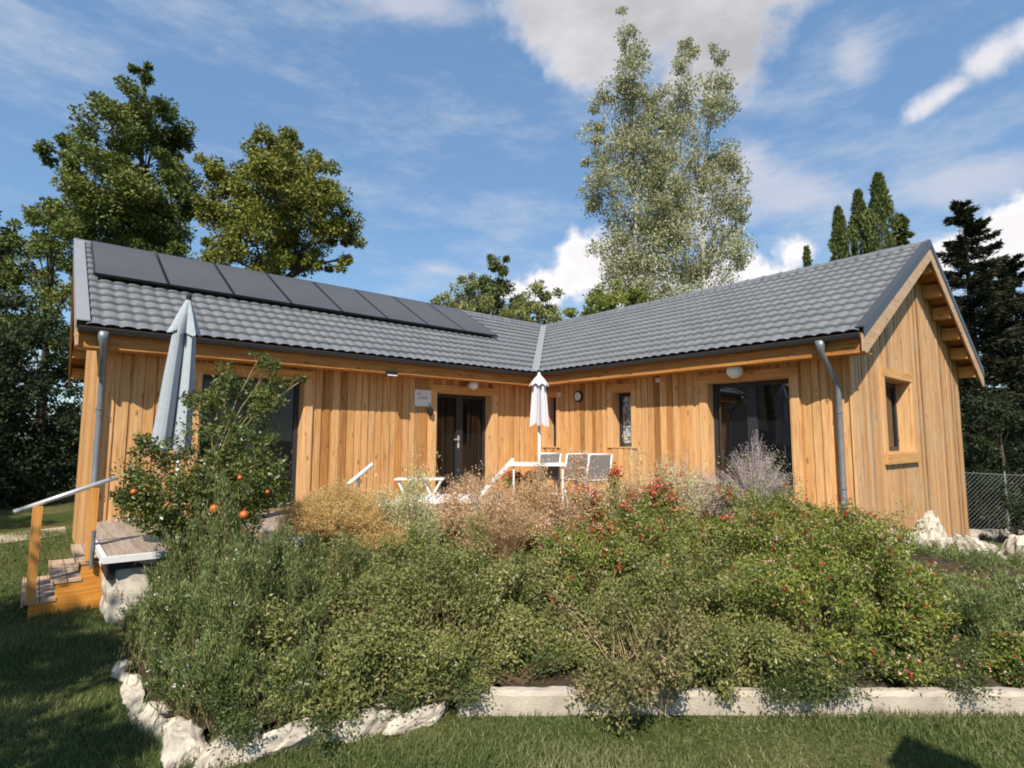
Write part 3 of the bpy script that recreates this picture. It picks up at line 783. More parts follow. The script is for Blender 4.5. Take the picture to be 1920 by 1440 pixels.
# ------------------------------------------------------------------ terrace, wall, steps
YF = [(-7.90, -2.42), (-6.0, -2.55), (-3.2, -3.85), (-1.2, -5.6), (-.9, -6.15), (.5, -6.17)]
def yf(x): return float(np.interp(x, [p[0] for p in YF], [p[1] for p in YF]))
deck = thing('terrace_deck', (-7.9, -2.4, DZ), 'raised timber terrace of grey-brown boards with white edge trim', 'terrace')
mb = MB(); x = -7.90
while x < .46:
    x1 = x + .138
    mb.hexa([(x, yf(x), DZ - .028), (x1, yf(x1), DZ - .028), (x1, WY + .02, DZ - .028), (x, WY + .02, DZ - .028), (x, yf(x), DZ), (x1, yf(x1), DZ), (x1, WY + .02, DZ), (x, WY + .02, DZ)])
    x += .144
mb.build('deck_boards', M['deck'], deck)
mb = MB()
mb.box(-7.955, -7.915, -2.47, -.30, DZ - .05, DZ + .012)
mb.bar((-7.95, -2.50, DZ - .02), (-6.0, -2.63, DZ - .02), .05, .06)
mb.build('edge_trim', M['white'], deck)
mb = MB()
mb.box(-7.90, -7.84, -2.40, .45, .42, DZ - .03); mb.bar((-7.9, -2.40, .56), (-6.0, -2.52, .56), .06, .09); 
mb.build('edge_shadow_strip', M['black'], deck)  # black strip stands in for the shadow gap beneath the deck edge
rw = thing('retaining_wall', (-7.8, -2.4, 0), 'white limestone retaining wall under the corner of the terrace', 'wall')
def rough_wall(pts, z0, z1, th, mat, parent, name, seg=.12, amp=.025, seed=1):
    """low stone wall following a line, faces roughened"""
    r_ = np.random.default_rng(seed); P = []
    for (ax_, ay_), (bx_, by_) in zip(pts[:-1], pts[1:]):
        n = max(2, int(math.hypot(bx_ - ax_, by_ - ay_) / seg))
        for i in range(n): P.append((ax_ + (bx_ - ax_) * i / n, ay_ + (by_ - ay_) * i / n))
    P.append(pts[-1]); P = np.array(P); T = np.gradient(P, axis=0); T /= np.linalg.norm(T, axis=1)[:, None]
    Nn = np.stack([-T[:, 1], T[:, 0]], -1); nz = 7; V = []
    for i, p in enumerate(P):
        ring = []
        for k in range(nz): ring.append((p[0] + Nn[i, 0] * th / 2, p[1] + Nn[i, 1] * th / 2, z0 + (z1 - z0) * k / (nz - 1)))
        for k in range(nz): ring.append((p[0] - Nn[i, 0] * th / 2, p[1] - Nn[i, 1] * th / 2, z1 - (z1 - z0) * k / (nz - 1)))
        V.append(ring)
    V = np.array(V); V += r_.normal(0, amp, V.shape) * np.array([1, 1, .5])
    n, m_ = V.shape[:2]; idx = np.arange(n * m_).reshape(n, m_)
    f = [(idx[i, k], idx[i + 1, k], idx[i + 1, (k + 1) % m_], idx[i, (k + 1) % m_]) for i in range(n - 1) for k in range(m_)]
    f += [tuple(idx[0]), tuple(idx[-1][::-1])]
    return mk(name, V.reshape(-1, 3), [tuple(int(q) for q in a) for a in f], mat, parent)
rough_wall([(-7.80, -1.72), (-7.80, -2.30), (-7.70, -2.36), (-6.0, -2.48), (-3.2, -3.78), (-1.25, -5.5)], -.05, .59, .16, M['stone'], rw, 'wall_body', amp=.014)

st = thing('wooden_steps', (-8.3, -1.1, 0), 'orange-stained timber steps with three grey treads climbing to the terrace', 'steps')
y0, y1 = -1.65, -.45
for i, (xa, xb, z) in enumerate(((-8.50, -8.24, .165), (-8.28, -8.04, .335), (-8.08, -7.90, .50))):
    m_ = MB(); n = 2
    for k in range(n):
        a, b_ = xa + (xb - xa) * k / n, xa + (xb - xa) * (k + 1) / n - .008
        m_.box(a, b_, y0 - .03, y1 + .03, z - .03, z)
    m_.box(xa - .02, xa - .002, y0 - .04, y1 + .04, z - .045, z + .006)
    m_.build('tread', M['tread'], st)
for yy in (y0, y1):
    m_ = MB(); pr = [(-8.46, -.06), (-7.86, -.06), (-7.86, .47), (-8.06, .47), (-8.06, .303), (-8.26, .303), (-8.26, .133), (-8.46, .133)]
    n = len(pr); V = [(a, yy - .02, z) for a, z in pr] + [(a, yy + .02, z) for a, z in pr]
    m_.add(V, [(0, 1, 2, 3, 4, 5, 6, 7), (15, 14, 13, 12, 11, 10, 9, 8)] + [(i, 8 + i, 8 + (i + 1) % 8, (i + 1) % 8) for i in range(8)])
    m_.build('stringer', M['orange'], st)
m_ = MB(); m_.tube([(-8.63, y0, 1.055), (-7.80, y0, 1.365)], .024, 12); hr = m_.build('handrail', M['steel'], st, smooth=True)
m_ = MB(); m_.box(-8.49, -8.41, y0 - .04, y0 + .04, .165, 1.10); m_.build('post', M['orangez'], hr)
m_ = MB(); m_.box(-8.035, -7.955, y0 - .04, y0 + .04, .50, 1.26); m_.build('post', M['orangez'], hr)
m_ = MB(); m_.tube([(-7.98, y0 - .065, .42), (-7.98, y0 - .065, .82)], .018, 8); m_.build('bracket', M['zinc'], hr)

root = thing('handrail', (-5.4, -2.5, DZ), 'short white sloping handrail rising from the bed beside the tan grass', 'handrail')
m_ = MB(); m_.tube([(-5.72, -2.45, 1.04), (-5.18, -2.50, 1.47)], .026, 12); m_.build('rail', M['white'], root, smooth=True)
m_ = MB(); m_.tube([(-5.36, -2.48, DZ), (-5.36, -2.48, 1.31)], .02, 10); m_.build('post', M['zinc'], root)
m_ = MB(); m_.tube([(-5.66, -2.455, DZ - .2), (-5.66, -2.455, 1.07)], .02, 10); m_.build('post', M['zinc'], root)

# ------------------------------------------------------------------ parasols
def parasol(loc, label, fab, zbot, ztop, rb, hood, nfold=8, base_r=.3, seed=0, cap=None, lean=(0, 0)):
    root = thing('parasol', loc, label, 'parasol')
    x, y, z0 = loc; r_ = np.random.default_rng(seed); H_ = ztop - zbot
    m_ = MB(); m_.tube([(x, y, z0), (x, y, zbot + .2)], .024, 12); m_.build('pole', M['white'], root, smooth=True)
    m_ = MB(); m_.lathe((x, y, z0), [(.001, .0), (base_r, .0), (base_r, .05), (base_r * .8, .08), (.05, .09), (.045, .35), (.001, .35)], 24); m_.build('base', M['roofd'], root)
    nth = nfold * 10; ph = r_.uniform(0, 6.28, nfold + 1); amp = r_.uniform(.7, 1.3, nfold + 1); lenj = r_.uniform(-.05, .05, nfold + 1)
    def sheet(name, prof, fold, close=True, jag=0.):
        V = []
        for (t, rad) in prof:
            for k in range(nth):
                a = 2 * math.pi * k / nth; q = a / (2 * math.pi) * nfold; i = int(q); w = q - i
                tri = abs(2 * w - 1)                      # 1 on the ribs, 0 in the folds
                f = 1 - fold * (1 - tri) * amp[i % nfold] * min(1, (1 - t) * 3 + .15)
                sw = .25 * math.sin(ph[i % nfold]) * (1 - tri) * (1 - t)
                rr2 = rad * max(.12, f)
                zz = zbot + H_ * t + (jag * (lenj[i % nfold] + (.10 * (1 - tri))) if t < .02 or jag and t == prof[0][0] else 0)
                V.append((x + rr2 * math.cos(a + sw) + lean[0] * (1 - t), y + rr2 * math.sin(a + sw) + lean[1] * (1 - t), zz))
        n = len(prof)
        f = [(i * nth + k, i * nth + (k + 1) % nth, (i + 1) * nth + (k + 1) % nth, (i + 1) * nth + k) for i in range(n - 1) for k in range(nth)]
        return mk(name, np.array(V), f, fab, root)
    if hood:
        sheet('canopy', [(0, rb), (.25, rb * .86), (.5, rb * .74), (.72, rb * .60), (.80, rb * .50), (.97, rb * .10)], .80, jag=1)
        sheet('vent_flap', [(.735, rb * .86), (.80, rb * .68), (.88, rb * .44), (.95, rb * .2), (1.0, rb * .04)], .62, jag=.6)
    else:
        sheet('canopy', [(0, rb * 1.0), (.12, rb * .96), (.5, rb * .82), (.78, rb * .70), (.92, rb * .36), (1, .015)], .60, jag=.6)
        sheet('vent_flap', [(.77, rb * 1.02), (.83, rb * .86), (.92, rb * .50), (1.0, rb * .06)], .28, jag=.5)
    m_ = MB(); m_.lathe((x, y, ztop - .03), [(.03, -.02), (.03, .03), (.018, .055), (.001, .07)], 12); m_.build('finial', M['black'] if hood else M['white'], root)
    return root
parasol((-7.22, -1.66, DZ), 'tall closed blue-grey parasol rising behind the pomegranate bush', M['fabric'], 1.62, 3.50, .215, True, seed=4, nfold=6, lean=(-.08, .07))
parasol((-2.02, -2.27, DZ), 'smaller closed white parasol standing through the table in the corner', M['fabricw'], 2.02, 2.90, .165, False, seed=8)

# ------------------------------------------------------------------ terrace furniture
root = thing('garden_table', (-2.0, -2.2, DZ), 'white garden table under the small white parasol', 'table')
c = Vector((-2.0, -2.2, 0)); ax_ = Vector((.76, -.65, 0)); ay_ = Vector((.65, .76, 0))
m_ = MB(); m_.bar(c - ax_ * .46 + Vector((0, 0, 1.375)), c + ax_ * .46 + Vector((0, 0, 1.375)), .8, .035); m_.build('tabletop', M['white'], root)
for sx in (-1, 1):
    for sy in (-1, 1):
        p = c + ax_ * (.40 * sx) + ay_ * (.34 * sy); m_ = MB(); m_.tube([p + Vector((0, 0, DZ)), p + Vector((0, 0, 1.36))], .018, 8); m_.build('leg', M['white'], root)
def chair(loc, label, ang):
    root = thing('mesh_chair', loc, label, 'chair', 'white-framed garden chairs at the table')
    c = Vector(loc); f_ = Vector((math.cos(ang), math.sin(ang), 0)); s_ = Vector((-math.sin(ang), math.cos(ang), 0)); zz = Vector((0, 0, 1))
    w = .215
    # seat faces along f_
    fr = MB()
    for q in (-1, 1):
        fr.tube([c + s_ * (w * q) - f_ * .30 + zz * .90, c + s_ * (w * q) - f_ * .21 + zz * .46, c + s_ * (w * q) + f_ * .22 + zz * .45], .017, 8)
    fr.tube([c + s_ * w - f_ * .30 + zz * .90, c - s_ * w - f_ * .30 + zz * .90], .014, 8)
    fr.tube([c + s_ * w - f_ * .215 + zz * .48, c - s_ * w - f_ * .215 + zz * .48], .014, 8)
    fr.build('frame', M['white'], root, smooth=True)
    m_ = MB(); a = c - f_ * .295 + zz * .875; b_ = c - f_ * .22 + zz * .49
    m_.bar(a, b_, 2 * w - .03, .008, tuple(f_)); m_.build('backrest', M['mesh'], root)
    m_ = MB(); m_.bar(c - f_ * .2 + zz * .455, c + f_ * .22 + zz * .445, 2 * w - .03, .01); m_.build('seat', M['mesh'], root)
    for q in (-1, 1):
        m_ = MB(); m_.tube([c + s_ * (w * q) - f_ * .16 + zz * .46, c + s_ * (w * q) - f_ * .34], .016, 8); m_.build('leg', M['white'], root)
        m_ = MB(); m_.tube([c + s_ * (w * q) + f_ * .18 + zz * .45, c + s_ * (w * q) + f_ * .22], .016, 8); m_.build('leg', M['white'], root)
chair((-1.72, -1.99, DZ), 'grey mesh chair half hidden behind the small parasol pole', R(80))
chair((-1.50, -2.50, DZ), 'grey mesh chair with white frame in the middle of the three', R(70))
chair((-1.38, -2.86, DZ), 'grey mesh chair with white frame furthest right of the table', R(72))
root = thing('sun_lounger', (-3.7, -2.4, DZ), 'white slatted sun lounger with its backrest raised', 'sun lounger')
a = Vector((-4.42, -1.86, .95)); b_ = Vector((-3.55, -2.62, .97)); t_ = Vector((-3.14, -2.90, 1.50)); sd_ = (b_ - a).normalized().cross(Vector((0, 0, 1))).normalized() * .28
def slats(p, q, n, mat, name, parent):
    m_ = MB(); d = (q - p) / n
    for k in range(n):
        m = p + d * (k + .5); m_.bar(m - sd_, m + sd_, d.length * .78, .02, tuple(d.cross(sd_).normalized()))
    return m_.build(name, mat, parent)
slats(a, b_, 10, M['white'], 'seat', root); slats(b_, t_, 8, M['white'], 'backrest', root)
m_ = MB()
for q in (-1, 1): m_.bar(a + sd_ * q - Vector((0, 0, .035)), b_ + sd_ * q - Vector((0, 0, .035)), .035, .06); m_.bar(b_ + sd_ * q, t_ + sd_ * q, .05, .045)
m_.build('frame', M['white'], root)
for p in (a + (b_ - a) * .1, b_ - (b_ - a) * .05):
    for q in (-1, 1):
        m_ = MB(); pp = p + sd_ * q * .97; m_.bar(pp - Vector((0, 0, .06)), Vector((pp.x, pp.y, DZ)), .04, .05, (1, 0, 0)); m_.build('leg', M['white'], root)
def stool(loc, label, ang):
    root = thing('folding_stool', loc, label, 'stool', 'white folding stools by the lounger')
    c = Vector(loc); a_ = Vector((math.cos(ang), math.sin(ang), 0)); b2 = Vector((-a_.y, a_.x, 0)); zz = Vector((0, 0, 1)); hh = .545
    m_ = MB()
    for k in (-1, 0, 1): m_.bar(c + b2 * (.1 * k) - a_ * .17 + zz * hh, c + b2 * (.1 * k) + a_ * .17 + zz * hh, .085, .022)
    m_.build('seat', M['white'], root)
    for k in (-1, 1):
        m_ = MB(); m_.bar(c + b2 * (.11 * k) - a_ * .15, c + b2 * (.11 * k) + a_ * .13 + zz * (hh - .015), .025, .03, tuple(b2)); m_.build('leg', M['white'], root)
        m_ = MB(); m_.bar(c + b2 * (.085 * k) + a_ * .15, c + b2 * (.085 * k) - a_ * .13 + zz * (hh - .015), .025, .03, tuple(b2)); m_.build('leg', M['white'], root)
stool((-4.22, -1.72, DZ), 'white folding stool with crossed legs, the one further from the glazed door', R(-40))
stool((-3.90, -1.93, DZ), 'white folding stool with crossed legs, the one nearer the glazed door', R(-40))
def leaf_quads(P, D, L, Wd, r_):
    n = len(P); D = D / (np.linalg.norm(D, axis=1)[:, None] + 1e-9)
    S = np.cross(D, r_.normal(size=(n, 3))); S /= np.linalg.norm(S, axis=1)[:, None] + 1e-9
    L = np.broadcast_to(L, (n,))[:, None]; Wd = np.broadcast_to(Wd, (n,))[:, None]
    m = P + D * L * .45
    V = np.stack([P, m + S * Wd / 2, P + D * L, m - S * Wd / 2], 1).reshape(-1, 3)
    F = np.arange(n * 4).reshape(n, 4); return V, F
def cat_(parts):
    Vs, Fs, o = [], [], 0
    for V, F in parts: Vs.append(V); Fs.append(F + o); o += len(V)
    return np.concatenate(Vs), np.concatenate(Fs)
def ribbons(P0, P1, P2, w, nseg=3):
    """thin curved stems: quadratic curve P0 P1 P2, as crossed ribbons"""
    n = len(P0); out = []
    ts = np.linspace(0, 1, nseg + 1)
    C_ = [((1 - t) ** 2)[..., None] * P0 + (2 * t * (1 - t))[..., None] * P1 + (t ** 2)[..., None] * P2 for t in [np.full(n, t) for t in ts]]
    side0 = np.cross(P2 - P0, rng.normal(size=(n, 3))); side0 /= np.linalg.norm(side0, axis=1)[:, None] + 1e-9
    for i in range(nseg):
        wa, wb = w * (1 - .6 * ts[i]), w * (1 - .6 * ts[i + 1])
        V = np.stack([C_[i] - side0 * wa / 2, C_[i] + side0 * wa / 2, C_[i + 1] + side0 * wb / 2, C_[i + 1] - side0 * wb / 2], 1).reshape(-1, 3)
        out.append((V, np.arange(n * 4).reshape(n, 4)))
    return cat_(out)

# ------------------------------------------------------------------ shrubs of the bed
def shrub(loc, rad, hgt, label, cat='shrub', name='shrub', group=None, kind='mix', stems=260, per=55, L=.024, Wd=.011, spread=.9, upright=0., leaf='mix', twig='twig', flower=None, nfl=0, fsize=.014, fper=5, spike=False, seed=None, lobes=.28, tmin=.25):
    r_ = np.random.default_rng(seed if seed is not None else int(abs(loc[0] * 1000) + abs(loc[1] * 777)))
    root = thing(name, loc, label, cat, group)
    c = np.array(loc, float)
    th = r_.uniform(0, 2 * np.pi, stems); cp = r_.uniform(.02, 1, stems) ** .8
    el_ = np.arcsin(np.clip(1 - cp, 0, 1) * .98 + .01)
    nclu = max(8, stems // 15); pk = r_.integers(0, nclu, stems)      # shoots come in tufts
    th = th[:nclu][pk] + r_.normal(0, .085, stems); el_ = np.clip(el_[:nclu][pk] + r_.normal(0, .08, stems), .0, 1.55)
    k1, k2, k3 = r_.uniform(0, 6.28, 3)
    lob = 1 + lobes * (np.sin(3 * th + k1) * np.cos(2.2 * el_ + k2) + .6 * np.sin(5 * th + k3)) * .6 + r_.normal(0, .14, nclu)[pk] + r_.normal(0, .05, stems)
    tip = np.stack([rad * np.cos(el_) * np.cos(th) * (1 - upright * .45), rad * np.cos(el_) * np.sin(th) * (1 - upright * .45), hgt * (np.sin(el_) * (1 - upright) + upright * (1 - .35 * np.cos(el_) ** 2))], -1) * lob[:, None]
    tip *= np.where(r_.uniform(0, 1, stems) < .13, r_.uniform(1.1, 1.38, stems), 1.)[:, None]
    tip[:, 2] = np.maximum(tip[:, 2], .03)
    b = np.stack([r_.normal(0, .22 * rad, stems), r_.normal(0, .22 * rad, stems), np.full(stems, -.04)], -1)
    b[:, :2] += tip[:, :2] * (.15 + .45 * upright)
    ctl = b * .45 + tip * .55; ctl[:, 2] += hgt * .28 * (1 - upright * .6); 
    P0, P1, P2 = c + b, c + ctl, c + tip
    t = tmin + (1 - tmin) * r_.uniform(0, 1, (stems, per)) ** .75
    tt = t[..., None]
    pos = (1 - tt) ** 2 * P0[:, None] + 2 * tt * (1 - tt) * P1[:, None] + tt ** 2 * P2[:, None]
    tan_ = 2 * (1 - tt) * (P1 - P0)[:, None] + 2 * tt * (P2 - P1)[:, None]
    tan_ /= np.linalg.norm(tan_, axis=-1)[..., None] + 1e-9
    jit = r_.normal(size=pos.shape) * (.016 if kind == 'ros' else .035) * (rad / .5) ** .5
    pos = pos + jit
    D = tan_ + r_.normal(size=pos.shape) * spread
    n = stems * per
    V, F = leaf_quads(pos.reshape(-1, 3), D.reshape(-1, 3), L * r_.uniform(.6, 1.35, n), Wd * r_.uniform(.6, 1.35, n), r_)
    mk('foliage', V, F, M[leaf], root)
    V, F = ribbons(P0, P1, P2, .005)
    mk('stems', V, F, M[twig], root)
    if flower:
        for fm, nf, fs in (flower if isinstance(flower, list) else [(flower, nfl, fsize)]):
            pick = r_.choice(stems, min(nf, stems), replace=nf > stems)
            base = P2[pick] + (P2[pick] - P1[pick]) * r_.uniform(-.1, .18, (len(pick), 1)) + r_.normal(size=(len(pick), 3)) * .02
            if spike:
                kk = fper * 3; off = np.zeros((len(pick), kk, 3)); off[..., 2] = r_.uniform(-.10, .08, (len(pick), kk)); off += r_.normal(size=off.shape) * .006
            else:
                kk = fper; off = r_.normal(size=(len(pick), kk, 3)) * fs * (.35 if kk < 9 else .75)
            p = (base[:, None] + off).reshape(-1, 3)
            V, F = leaf_quads(p, r_.normal(size=p.shape) + np.array([0, 0, .4]), fs * r_.uniform(.7, 1.3, len(p)), fs * .7, r_)
            mk('flowers', V, F, M[fm], root)['kind'] = 'stuff'
    return root
KIND = {
 'ros': dict(kind='ros', stems=400, per=72, L=.038, Wd=.0070, spread=.34, upright=.80, leaf='ros', flower=[('cream', 36, .014)], lobes=.3, tmin=.12),
 'mix': dict(tmin=.42, stems=340, per=64, L=.029, Wd=.0135, spread=.95, upright=.1, leaf='mix', flower=[('cream', 30, .014)], lobes=.38),
 'dry': dict(tmin=.42, stems=280, per=52, L=.029, Wd=.015, spread=.95, upright=.1, leaf='dry', twig='twigt', flower=[('pink', 40, .013)], lobes=.5),
 'sag': dict(tmin=.42, stems=320, per=58, L=.029, Wd=.015, spread=.9, upright=.2, leaf='sag', flower=[('red', 60, .019), ('pink', 110, .017), ('cream', 34, .013)], fper=6, lobes=.36),
 'red': dict(stems=300, per=52, L=.029, Wd=.014, spread=.9, upright=.25, leaf='sag', flower=[('red', 190, .034), ('pink', 130, .022)], fper=10, lobes=.36),
 'san': dict(stems=340, per=50, L=.030, Wd=.0085, spread=.6, upright=.3, leaf='san', twig='twigt', flower=[('cream', 90, .015)], lobes=.34),
 'gau': dict(stems=340, per=46, L=.028, Wd=.012, spread=.8, upright=.3, leaf='gau', twig='twigt', flower=[('pink', 240, .020), ('red', 40, .017)], fper=4, lobes=.34),
}
def put(k, x, y, z, rad, h, label, name, cat='shrub', grp=None, **kw):
    d = dict(KIND[k]); d.update(kw)
    return shrub((x, y, z), rad, h, label, cat, name, grp, **d)
G1, G2, G3 = 'rosemary bushes in the flower bed', 'olive-green small-leaved bushes in the flower bed', 'red-flowering sage bushes in the flower bed'
S = [
 ('ros', -7.48, -4.22, .12, .50, .56, 'dark rosemary at the left end of the bed, beside the stones below the terrace corner', 'rosemary_bush', G1),
 ('ros', -7.14, -4.80, .18, .62, .72, 'tallest front rosemary, just behind the corner of the white stone edging', 'rosemary_bush', G1),
 ('ros', -7.38, -5.16, .10, .42, .40, 'small rosemary hanging over the white edging stones at the bed corner', 'rosemary_bush', G1),
 ('mix', -6.66, -5.22, .16, .58, .62, 'olive-green bush behind the stones, right of the front rosemary', 'small_leaved_bush', G2),
 ('mix', -6.92, -5.52, .08, .34, .32, 'low olive-green bush overhanging the broad white stone', 'small_leaved_bush', G2),
 ('mix', -6.08, -5.56, .16, .58, .62, 'olive-green bush above the left end of the concrete kerb', 'small_leaved_bush', G2),
 ('mix', -5.44, -5.92, .20, .38, .26, 'lowest olive-green bush, in the dark hollow behind the kerb', 'small_leaved_bush', G2),
 ('dry', -5.24, -6.74, .10, .56, .64, 'browning bush spilling forward over the concrete kerb onto the lawn', 'drying_bush', None),
 ('mix', -4.51, -6.90, .18, .58, .56, 'olive-green bush right of the browning bush at the kerb', 'small_leaved_bush', G2),
 ('sag', -3.85, -7.25, .22, .62, .58, 'green sage with white specks behind the middle of the kerb', 'sage_bush', G3),
 ('sag', -3.25, -7.58, .24, .54, .52, 'reddish sage beside the right-hand rosemary', 'sage_bush', G3),
 ('ros', -2.65, -7.91, .22, .66, .40, 'rosemary to the right of the reddish sage, in front of the white rocks', 'rosemary_bush', G1),
 ('ros', -2.12, -8.29, .20, .60, .38, 'rightmost rosemary, cut by the edge of the picture', 'rosemary_bush', G1),
 ('ros', -7.18, -3.20, .30, .42, .76, 'rosemary tucked against the white wall under the terrace corner', 'rosemary_bush', G1),
 ('ros', -7.00, -3.74, .34, .56, .80, 'upright rosemary in front of the orange fruits', 'rosemary_bush', G1),
 ('ros', -6.40, -4.15, .34, .50, .52, 'rosemary just below the tan grass tuft', 'rosemary_bush', G1),
 ('mix', -5.85, -4.60, .36, .64, .62, 'grey-olive bush in the middle of the bed below the silver bush', 'small_leaved_bush', G2),
 ('mix', -5.15, -5.10, .37, .64, .62, 'olive bush in the middle of the bed below the pinkish seed heads', 'small_leaved_bush', G2),
 ('sag', -4.42, -5.66, .37, .64, .64, 'sage in the middle of the bed, above the browning bush', 'sage_bush', G3),
 ('sag', -3.62, -6.22, .39, .70, .70, 'broad sage right of the bed centre, sprinkled with red', 'sage_bush', G3),
 ('sag', -2.85, -6.76, .41, .68, .72, 'sage in front of the wide glazed door, right of the broad one', 'sage_bush', G3),
 ('sag', -2.22, -7.15, .40, .52, .42, 'sage below the downpipe at the house corner', 'sage_bush', G3),
 ('san', -5.40, -3.78, .52, .64, .80, 'silvery grey-green bush right of the tan grass', 'silver_bush', 'silvery bushes along the terrace'),
 ('gau', -4.74, -4.20, .55, .60, .72, 'pinkish bush of seed heads below the lounger', 'seed_head_bush', 'bushes of pinkish seed heads'),
 ('gau', -4.02, -4.66, .57, .60, .92, 'pinkish bush of seed heads below the table', 'seed_head_bush', 'bushes of pinkish seed heads'),
 ('red', -3.56, -5.24, .54, .60, .78, 'bush covered in bright red flowers in the centre of the bed', 'red_flower_bush', None),
 ('san', -2.82, -5.25, .60, .60, .84, 'pale feathery bush beneath the narrow window', 'silver_bush', 'silvery bushes along the terrace'),
 ('sag', -2.20, -6.05, .58, .78, .78, 'tallest sage at the back, under the lilac spikes', 'sage_bush', G3),
 ('sag', -1.45, -6.55, .56, .52, .46, 'sage at the back by the downpipe', 'sage_bush', G3),
 ('sag', -1.75, -7.35, .26, .50, .24, 'sage at the right end of the bed, next to the white rocks', 'sage_bush', G3),
 ('ros', -1.55, -8.05, .16, .52, .34, 'low rosemary behind the rightmost ones, below the white boulders', 'rosemary_bush', G1),
 ('ros', -.75, -7.50, .14, .58, .46, 'low rosemary directly in front of the peaked white boulder', 'rosemary_bush', G1),
 ('ros', -.75, -8.30, .08, .58, .44, 'low rosemary in front of the flat-topped white boulder', 'rosemary_bush', G1),
 ('ros', -.05, -7.15, .08, .52, .40, 'small rosemary touching the low white boulder at the gable corner', 'rosemary_bush', G1),
 ('ros', .25, -7.85, .0, .56, .44, 'small rosemary by the rightmost white boulder', 'rosemary_bush', G1),
 ('sag', -.50, -6.75, .14, .42, .30, 'sage below the downpipe foot, left of the white boulders', 'sage_bush', G3),
 ('ros', .50, -7.20, .0, .40, .32, 'tiny rosemary between the two boulders at the gable corner', 'rosemary_bush', G1),
 ('ros', .95, -7.75, -.06, .42, .34, 'tiny rosemary at the foot of the flat-topped boulder', 'rosemary_bush', G1),
 ('ros', -7.60, -3.72, .08, .36, .46, 'rosemary low down between the white wall and the left edging stones', 'rosemary_bush', G1),
 ('ros', -7.36, -2.86, .14, .30, .52, 'rosemary close under the white edge trim of the terrace', 'rosemary_bush', G1),
 ('mix', -4.15, -6.35, .30, .50, .50, 'olive bush filling the hollow right behind the browning bush', 'small_leaved_bush', G2),
 ('mix', -4.85, -6.15, .26, .40, .36, 'small olive bush in the shade left behind the browning bush', 'small_leaved_bush', G2),
 ('mix', .05, -6.95, .06, .42, .30, 'low olive bush just left of the peaked white boulder', 'small_leaved_bush', G2),
 ('mix', .66, -7.22, -.02, .42, .28, 'low olive bush at the foot of the peaked white boulder', 'small_leaved_bush', G2),
 ('mix', 1.15, -7.72, -.08, .40, .28, 'low olive bush at the foot of the flat-topped white boulder', 'small_leaved_bush', G2),
 ('mix', -.40, -7.15, .10, .46, .36, 'low olive bush right of the sage by the downpipe foot', 'small_leaved_bush', G2),
]
for k, x, y, z, rad, h, lab, nm, grp in S:
    more = dict(flower=[('red', 130, .028), ('pink', 300, .022)]) if lab.startswith(('tallest sage', 'sage at the back')) else {}
    if lab.startswith(('broad sage', 'sage in the middle')): more = dict(flower=[('red', 120, .028), ('pink', 170, .021), ('cream', 30, .014)])
    put(k, x, y, z, rad, h, lab, nm, 'shrub', grp, **more)
FR = [(-7.62, -4.55, 'ros', 'low rosemary fringe leaning on the long narrow edging stone'), (-7.60, -4.95, 'ros', 'low rosemary fringe over the edging stone halfway along'), (-7.15, -5.45, 'ros', 'low rosemary fringe above the pointed corner stone'),
      (-6.55, -5.66, 'mix', 'low olive fringe above the tilted white stone'), (-6.15, -5.86, 'mix', 'low olive fringe at the left end of the kerb'), (-4.85, -6.98, 'mix', 'low olive fringe at the kerb right of the browning bush'), (-4.30, -7.36, 'mix', 'low olive fringe at the kerb below the tallest green sage'), (-3.75, -7.72, 'sag', 'low green fringe at the kerb below the speckled sage'),
      (-2.95, -8.22, 'sag', 'low green fringe at the kerb below the reddish sage'), (-2.45, -8.62, 'ros', 'low rosemary fringe at the right end of the kerb')]
for i, (x, y, k, lab) in enumerate(FR): put(k, x, y, .10, .36, .30, lab, 'fringe_bush', 'shrub', None, stems=170, per=46)
# tan ornamental grass
def tuft(loc, rad, hgt, n, label, leaf='tan', w=.005, name='ornamental_grass', cat='grass tuft', seed=1, plume=None, droop=.35):
    r_ = np.random.default_rng(seed); root = thing(name, loc, label, cat); c = np.array(loc)
    th = r_.uniform(0, 6.283, n); q = r_.uniform(0, 1, n) ** .6
    tip = np.stack([rad * q * np.cos(th), rad * q * np.sin(th), hgt * (1 - droop * q) * r_.uniform(.7, 1.1, n)], -1)
    b = np.stack([r_.normal(0, .12 * rad, n), r_.normal(0, .12 * rad, n), np.zeros(n)], -1)
    ctl = b + (tip - b) * .45; ctl[:, 2] += hgt * .25
    V, F = ribbons(c + b, c + ctl, c + tip, w, 4); mk('blades', V, F, M[leaf], root)
    if plume:
        kk = 22; t = r_.uniform(.62, 1.02, (n, kk, 1))
        kk = kk; p = ((1 - t) ** 2 * (c + b)[:, None] + 2 * t * (1 - t) * (c + ctl)[:, None] + t ** 2 * (c + tip)[:, None]).reshape(-1, 3) + r_.normal(size=(n * kk, 3)) * .010
        V, F = leaf_quads(p, r_.normal(size=p.shape) + np.array([0, 0, 1.]), .020, .006, r_); mk('seed_heads', V, F, M[plume], root)['kind'] = 'stuff'
    return root
tuft((-6.02, -3.42, .46), .62, .88, 3200, 'arching tuft of tan dry ornamental grass at the back left of the bed', plume='tan', seed=3)
tuft((-1.62, -5.80, .58),   .46, 1.36, 260, 'tall clump of lilac-white flower spikes in front of the wide glazed door', leaf='per', name='lilac_spike_plant', cat='flower', plume='per', seed=4, droop=.45, w=.006)
tuft((-2.05, -4.95, .60), .60, 1.12, 240, 'paler haze of pinkish spikes left of the lilac clump', leaf='per', name='lilac_spike_plant', cat='flower', plume='gau', seed=6, droop=.35, w=.004)
